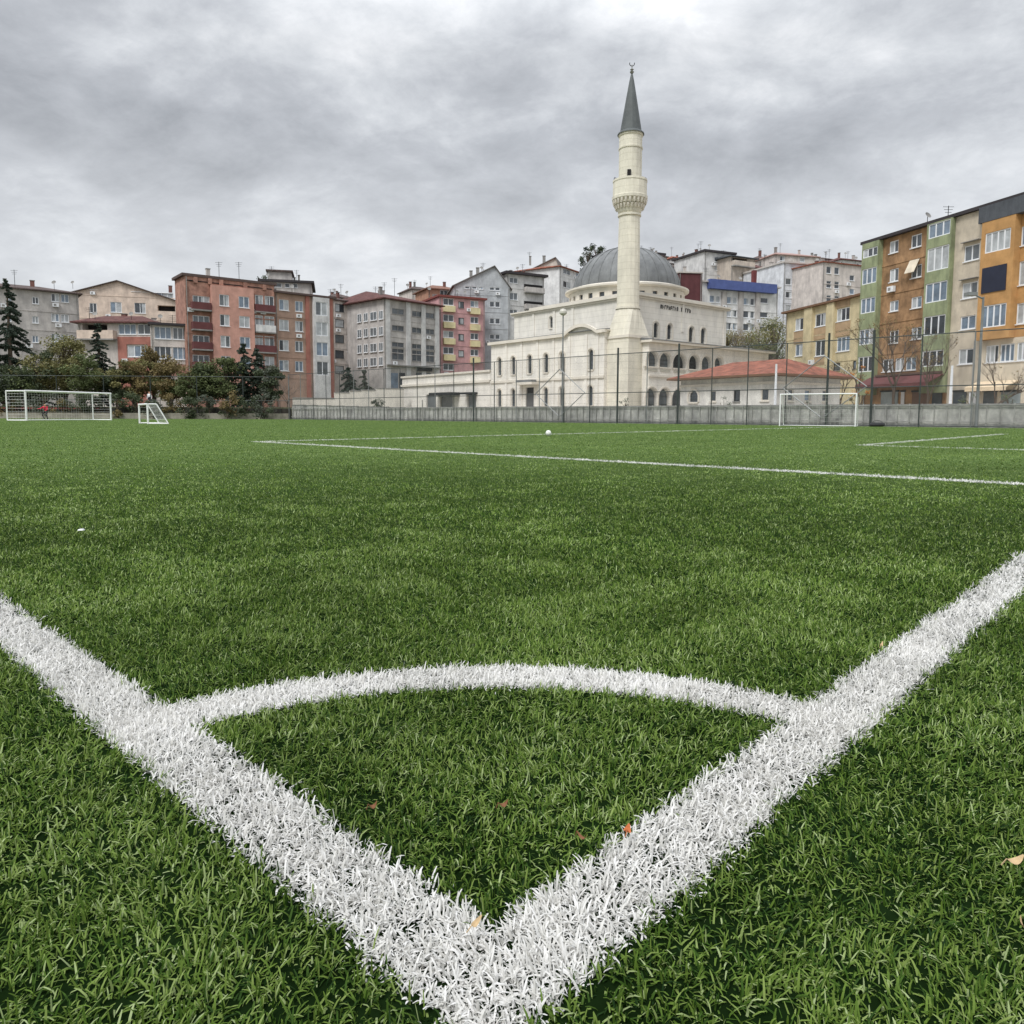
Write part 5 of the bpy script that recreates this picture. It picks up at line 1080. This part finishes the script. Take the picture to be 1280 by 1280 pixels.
def broad(name, label, px, Y, h, w, m, seed, base=0, trunk=.35, mats2=None, group='trees along the left fence', cat='tree', n=26, leafn=90, size=.22, bark=BARK):
    rs = random.Random(seed); p = at(px, Y); p.z = base; T = empty(name, p, label, cat, group); mb = MB(); th = h * trunk
    mb.tube([p + Vector((0, 0, -.3)), p + Vector((rs.uniform(-.1, .1), 0, th * .6)), p + Vector((rs.uniform(-.3, .3), rs.uniform(-.2, .2), h * .75))], [h * .028, h * .022, h * .008], bark, 7)
    cl = []
    for i in range(n):
        a = rs.uniform(0, 6.28); q = rs.random() ** .6; zz = rs.uniform(trunk * .8, .93); wr = math.sin(math.pi * min(.97, max(.12, (zz - trunk * .4) / (1.05 - trunk * .4)))) ** .6; c = p + Vector((math.cos(a) * q * w * wr * .8, math.sin(a) * q * w * wr * .8, zz * h)); cl.append(c)
        mb.tube([p + Vector((0, 0, max(.2, (zz - .28) * h))), (p + Vector((0, 0, zz * h)) + c) / 2 - Vector((0, 0, .1 * h)), c], [h * .012, h * .008, h * .003], bark, 5)
    mb.build('trunk', T); mb = MB()
    for c in cl: leaves(mb, c, w * rs.uniform(.22, .42), int(leafn * rs.uniform(.5, 1.3)), size, (mats2 and rs.random() < .35 and mats2) or m, rs, .75)
    mb.build('crown', T); return T
def conifer(label, px, Y, h, w, m, seed, base=0, tiers=15, group='trees along the left fence', droop=.35, gap=.75, size=.2):
    rs = random.Random(seed); p = at(px, Y); p.z = base; T = empty('pine_tree', p, label, 'tree', group); mb = MB(); mb.tube([p + Vector((0, 0, -.3)), p + Vector((0, 0, h * .5)), p + Vector((0, 0, h))], [h * .022, h * .014, .02], BARK, 8); lf = MB()
    for t in range(tiers):
        f = t / (tiers - 1); z = h * (.12 + .84 * f); R_ = w * (1 - f) ** .8 * rs.uniform(.75, 1.12) + .25
        for k in range(rs.randint(5, 8)):
            if rs.random() > gap + .15: continue
            a = rs.uniform(0, 6.28); zj = z + rs.uniform(-.8, .8) * h / tiers; rj = R_ * rs.uniform(.6, 1.15); e = p + Vector((math.cos(a) * rj, math.sin(a) * rj, zj - rj * droop * rs.uniform(.4, 1.4))); s = p + Vector((0, 0, min(zj, h * .98))); mid_ = (s + e) / 2 + Vector((0, 0, R_ * .08)); mb.tube([s, mid_, e], [.05, .035, .012], BARK, 4)
            nb = max(3, int(R_ * 4))
            for q in range(nb):
                g = (q + .6) / nb; c = (s.lerp(mid_, g * 2) if g < .5 else mid_.lerp(e, g * 2 - 1)); leaves(lf, c - Vector((0, 0, .06)), .16 + .22 * (1 - g) * min(1, R_ / 2), 16, size, m, rs, .5)
    mb.build('trunk', T); lf.build('crown', T); return T
def bare(label, px, Y, h, seed, base=0, group='bare trees behind the fence', m=BARKG, spread=.55, lv=5, extra=None, name='bare_tree'):
    rs = random.Random(seed); p = at(px, Y); p.z = base; T = empty(name, p, label, 'tree', group); mb = MB(); tips = []
    def grow(s, d, L_, r, lev):
        e = s + d * L_; mid_ = (s + e) / 2 + Vector((rs.uniform(-1, 1), rs.uniform(-1, 1), 0)) * L_ * .06; mb.tube([s, mid_, e], [r, r * .85, r * .65], m, 5 if lev < 3 else 3, False)
        if lev >= lv: tips.append(e); return
        for k in range(rs.choice((2, 3, 3))):
            nd_ = (d + Vector((rs.gauss(0, spread), rs.gauss(0, spread), rs.uniform(-.05, .35)))).normalized(); grow(s.lerp(e, rs.uniform(.6, 1)), nd_, L_ * rs.uniform(.6, .85), r * .6, lev + 1)
    grow(p, Vector((rs.uniform(-.08, .08), 0, 1)), h * .27, h * .012, 0); mb.build('trunk', T)
    if extra:
        lf = MB()
        for t in tips:
            if rs.random() < extra[1]: leaves(lf, t, .25, extra[2], .16, extra[0], rs)
        lf.build('crown', T)
    return T
# left side
conifer('tall dark pine with drooping branches at the left edge', 16, 84, 14.2, 4.6, CONIF, 3, 1.2, 17, size=.26, gap=.8)
conifer('second dark pine partly outside the left edge', -22, 86, 12, 3.6, CONIF, 9, 1.2, 15, size=.26)
conifer('slender dark pine in front of the house with the red roof', 126, 85, 9.6, 2.3, CONIF, 5, 1.2, 14, size=.22, gap=.8)
for i, (px, Y, h, w, m, m2, lab) in enumerate((
    (52, 83, 6.2, 3.0, OLIVE, DGREEN, 'olive green bushy tree just right of the tall pine'), (82, 86, 8.4, 3.4, OLIVE, MGREEN, 'tall yellowish olive tree between the two nearer pines'), (105, 82, 5.8, 2.4, MGREEN, OLIVE, 'round green bush left of the slender pine'),
    (30, 81, 4.2, 2.2, DGREEN, MGREEN, 'dark low bush under the tall pine'), (4, 81, 4.4, 2.4, DGREEN, GREYG, 'dark low bush at the left edge behind the goal'), (146, 83, 4.6, 2.0, DGREEN, OLIVE, 'dark shrub right of the slender pine'),
    (168, 84, 5.4, 2.1, AUT, OLIVE, 'thin autumn coloured tree before the orange wall'), (192, 87, 7.2, 2.4, AUT, OLIVE, 'brownish autumn tree under the white balconies'), (214, 84, 5.2, 2.2, AUT, MGREEN, 'fading brown tree left of the brick tower'),
    (243, 83, 4.6, 2.1, MGREEN, AUT, 'low green tree at the foot of the brick tower'), (262, 83.5, 5.0, 2.3, DGREEN, MGREEN, 'dark green tree below the coral front'), (284, 83.5, 5.6, 2.4, MGREEN, DGREEN, 'bushy mid green tree below the coral windows'),
    (338, 83.5, 4.8, 1.7, DGREEN, GREYG, 'small dark tree at the end of the tree row'))):
    broad('broadleaf_tree', lab, px, Y, h, w, m, 20 + i, 1.25, .28, m2, n=42, leafn=130, size=.24)
conifer('dark cedar with a pointed top below the brown block', 306, 84, 7.2, 2.6, CONIF, 31, 1.25, 12, size=.24, gap=.95)
conifer('dark cedar with drooping sides right of the pointed one', 322, 84.5, 6.6, 2.6, CONIF, 33, 1.25, 11, size=.24, gap=.95)
conifer('dark sagging cedar in front of the narrow cream block', 436, 97, 6.8, 2.9, CONIF, 37, .2, 9, 'trees behind the concrete wall', .5, .9, .26)
conifer('spreading dark cedar in front of the grey corner block', 456, 99, 6.0, 3.0, GREYG, 38, .2, 8, 'trees behind the concrete wall', .45, .9, .26)
bare('bare grey tree between the pine row and the garden wall', 360, 88, 6, 41, .5)
bare('bare tree by the corner block shops', 489, 104, 6, 42, .2)
bare('thin bare tree in front of the pink block', 578, 96, 7.5, 43, .2)
broad('bush', 'low round shrub beside the stepped garden wall', 472, 88, 2.4, 1.2, GREYG, 51, 0, .15, DGREEN, 'shrubs behind the wall', 'bush', 12, 60, .16)
# trees behind the mosque on the right
for i, (px, Y, h, w, lab) in enumerate(((906, 104, 12.2, 4.3, 'brownish thin tree right of the mosque hall'), (924, 108, 12.6, 4.3, 'mixed olive tree in front of the white blue block'), (946, 106, 12.6, 4.3, 'olive tree behind the red roof'), (966, 100, 13.4, 4.3, 'taller yellow green tree left of the yellow block'))):
    broad('broadleaf_tree', lab, px, Y, h, w, (OLIVE, AUT, OLIVE, MGREEN)[i], 60 + i, .5, .3, (AUT, OLIVE, MGREEN, OLIVE)[i], 'trees behind the pavilion', n=55, leafn=140, size=.24, bark=BARKG)
bare('bare twiggy tree before the white blue block', 915, 102, 15, 70, .5, 'trees behind the pavilion', spread=.35)
bare('bare twiggy tree just left of the yellow block', 940, 101, 16, 71, .5, 'trees behind the pavilion', spread=.35)
# bare trees before the striped block
bare('bare tree before the brown strip of the striped block', 1118, 66, 12.5, 80, 0, m=BARK, spread=.4, lv=6, extra=(AUT, .5, 3))
bare('bare tree before the second green column of the striped block', 1160, 62, 10.0, 81, 0, m=BARK, spread=.42, lv=6, extra=(AUT, .3, 2))
bare('thin bare tree before the yellow block', 1052, 64, 7.5, 82, 0, m=BARK, spread=.45, extra=(AUT, .3, 3))
bare('small bare tree before the cream ground floor at the right edge', 1244, 46, 6.5, 83, 0, m=BARK, spread=.5, extra=(AUT, .2, 2))
broad('bush', 'orange leaved shrub at the corner of the striped block', 1073, 62, 5.0, 1.0, leafmat('rust', (188, 124, 52)), 90, 0, .3, AUT, 'shrubs behind the wall', 'bush', 10, 40, .16)
for i, (px, Y, h, lab) in enumerate(((782, 60, 2.0, 'scrawny shrub behind the wall at the foot of the minaret'), (905, 50, 1.9, 'small round shrub by the red roofed building'), (1010, 47, 1.8, 'low shrub behind the right goal'), (1215, 43, 2.2, 'leggy pale shrub behind the wall near the white pole'), (1262, 41, 2.0, 'pale shrub behind the wall at the right edge'))):
    broad('bush', lab, px, Y, h, .7, GREYG, 100 + i, 0, .3, MGREEN, 'shrubs behind the wall', 'bush', 9, 34, .1)
# dark cypress clump on the skyline left of the minaret, and crest trees
for i, (px, Y, py0, w, lab) in enumerate(((733, 215, 306, 2.6, 'leftmost dark tree on the crest beside the dome'), (744, 218, 302, 2.8, 'tallest dark tree on the crest beside the dome'), (756, 215, 308, 2.6, 'dark tree on the crest touching the minaret'))):
    zt_ = zat(px, py0, Y); broad('broadleaf_tree', lab, px, Y, 12, w * 1.3, DGREEN, 120 + i, zt_ - 12, .3, CONIF, 'dark trees on the crest', n=24, leafn=60, size=.5)
broad('broadleaf_tree', 'small dark tree on the skyline left of the brown topped block', 334, 150, 10, 1.6, DGREEN, 130, zat(336, 341, 150) - 10, .3, MGREEN, 'dark trees on the crest', n=12, leafn=50, size=.35)
for i in range(15):
    px = 8 + i * 23; w_ = ('brownish', 'dark green', 'greyish')[i % 3]; near_ = ('behind the left goal', 'behind the left goal', 'behind the left goal', 'behind the left goal', 'behind the left goal', 'left of the training goal', 'left of the training goal', 'behind the training goal', 'behind the training goal', 'below the brick tower', 'below the brick tower', 'below the coral front', 'below the coral front', 'under the dark cedars', 'under the dark cedars')[i]
    broad('bush', 'low %s shrub in the hedge row %s' % (w_, near_), px, 79.2 + (i % 2) * .8, 2.3 + (i * 7 % 5) * .18, 1.5, (AUT, DGREEN, GREYG)[i % 3], 200 + i, 0, .12, DGREEN, 'shrubs of the dark hedge row %s' % near_, 'bush', 14, 70, .2)
# dark kit bag at the foot of the wall
p = at(1098, 39.6); p.z = 0; bagm = mat('bag_black', (54, 54, 56), .7, .3, 6); KB = empty('kit_bag', p, 'black kit bag lying at the foot of the concrete wall right of the goal', 'bag'); mb = MB()
ax = Vector((.8, -.6, 0)); prof = [(-.62, .02), (-.6, .12), (-.5, .16), (-.2, .18), (.1, .17), (.45, .16), (.58, .12), (.62, .02)]; prof = [(q * .6, r * .7) for q, r in prof]
mb.tube([p + ax * q + Vector((0, 0, .11 + .01 * math.sin(9 * q))) for q, r in prof], [r for q, r in prof], bagm, 10); mb.build('body', KB)
mb = MB(); mb.tube([p + ax * (.25 * math.cos(t)) + Vector((0, 0, .2 + .12 * math.sin(t))) for t in [k * math.pi / 8 for k in range(9)]], .015, bagm, 5); mb.build('handle', KB)
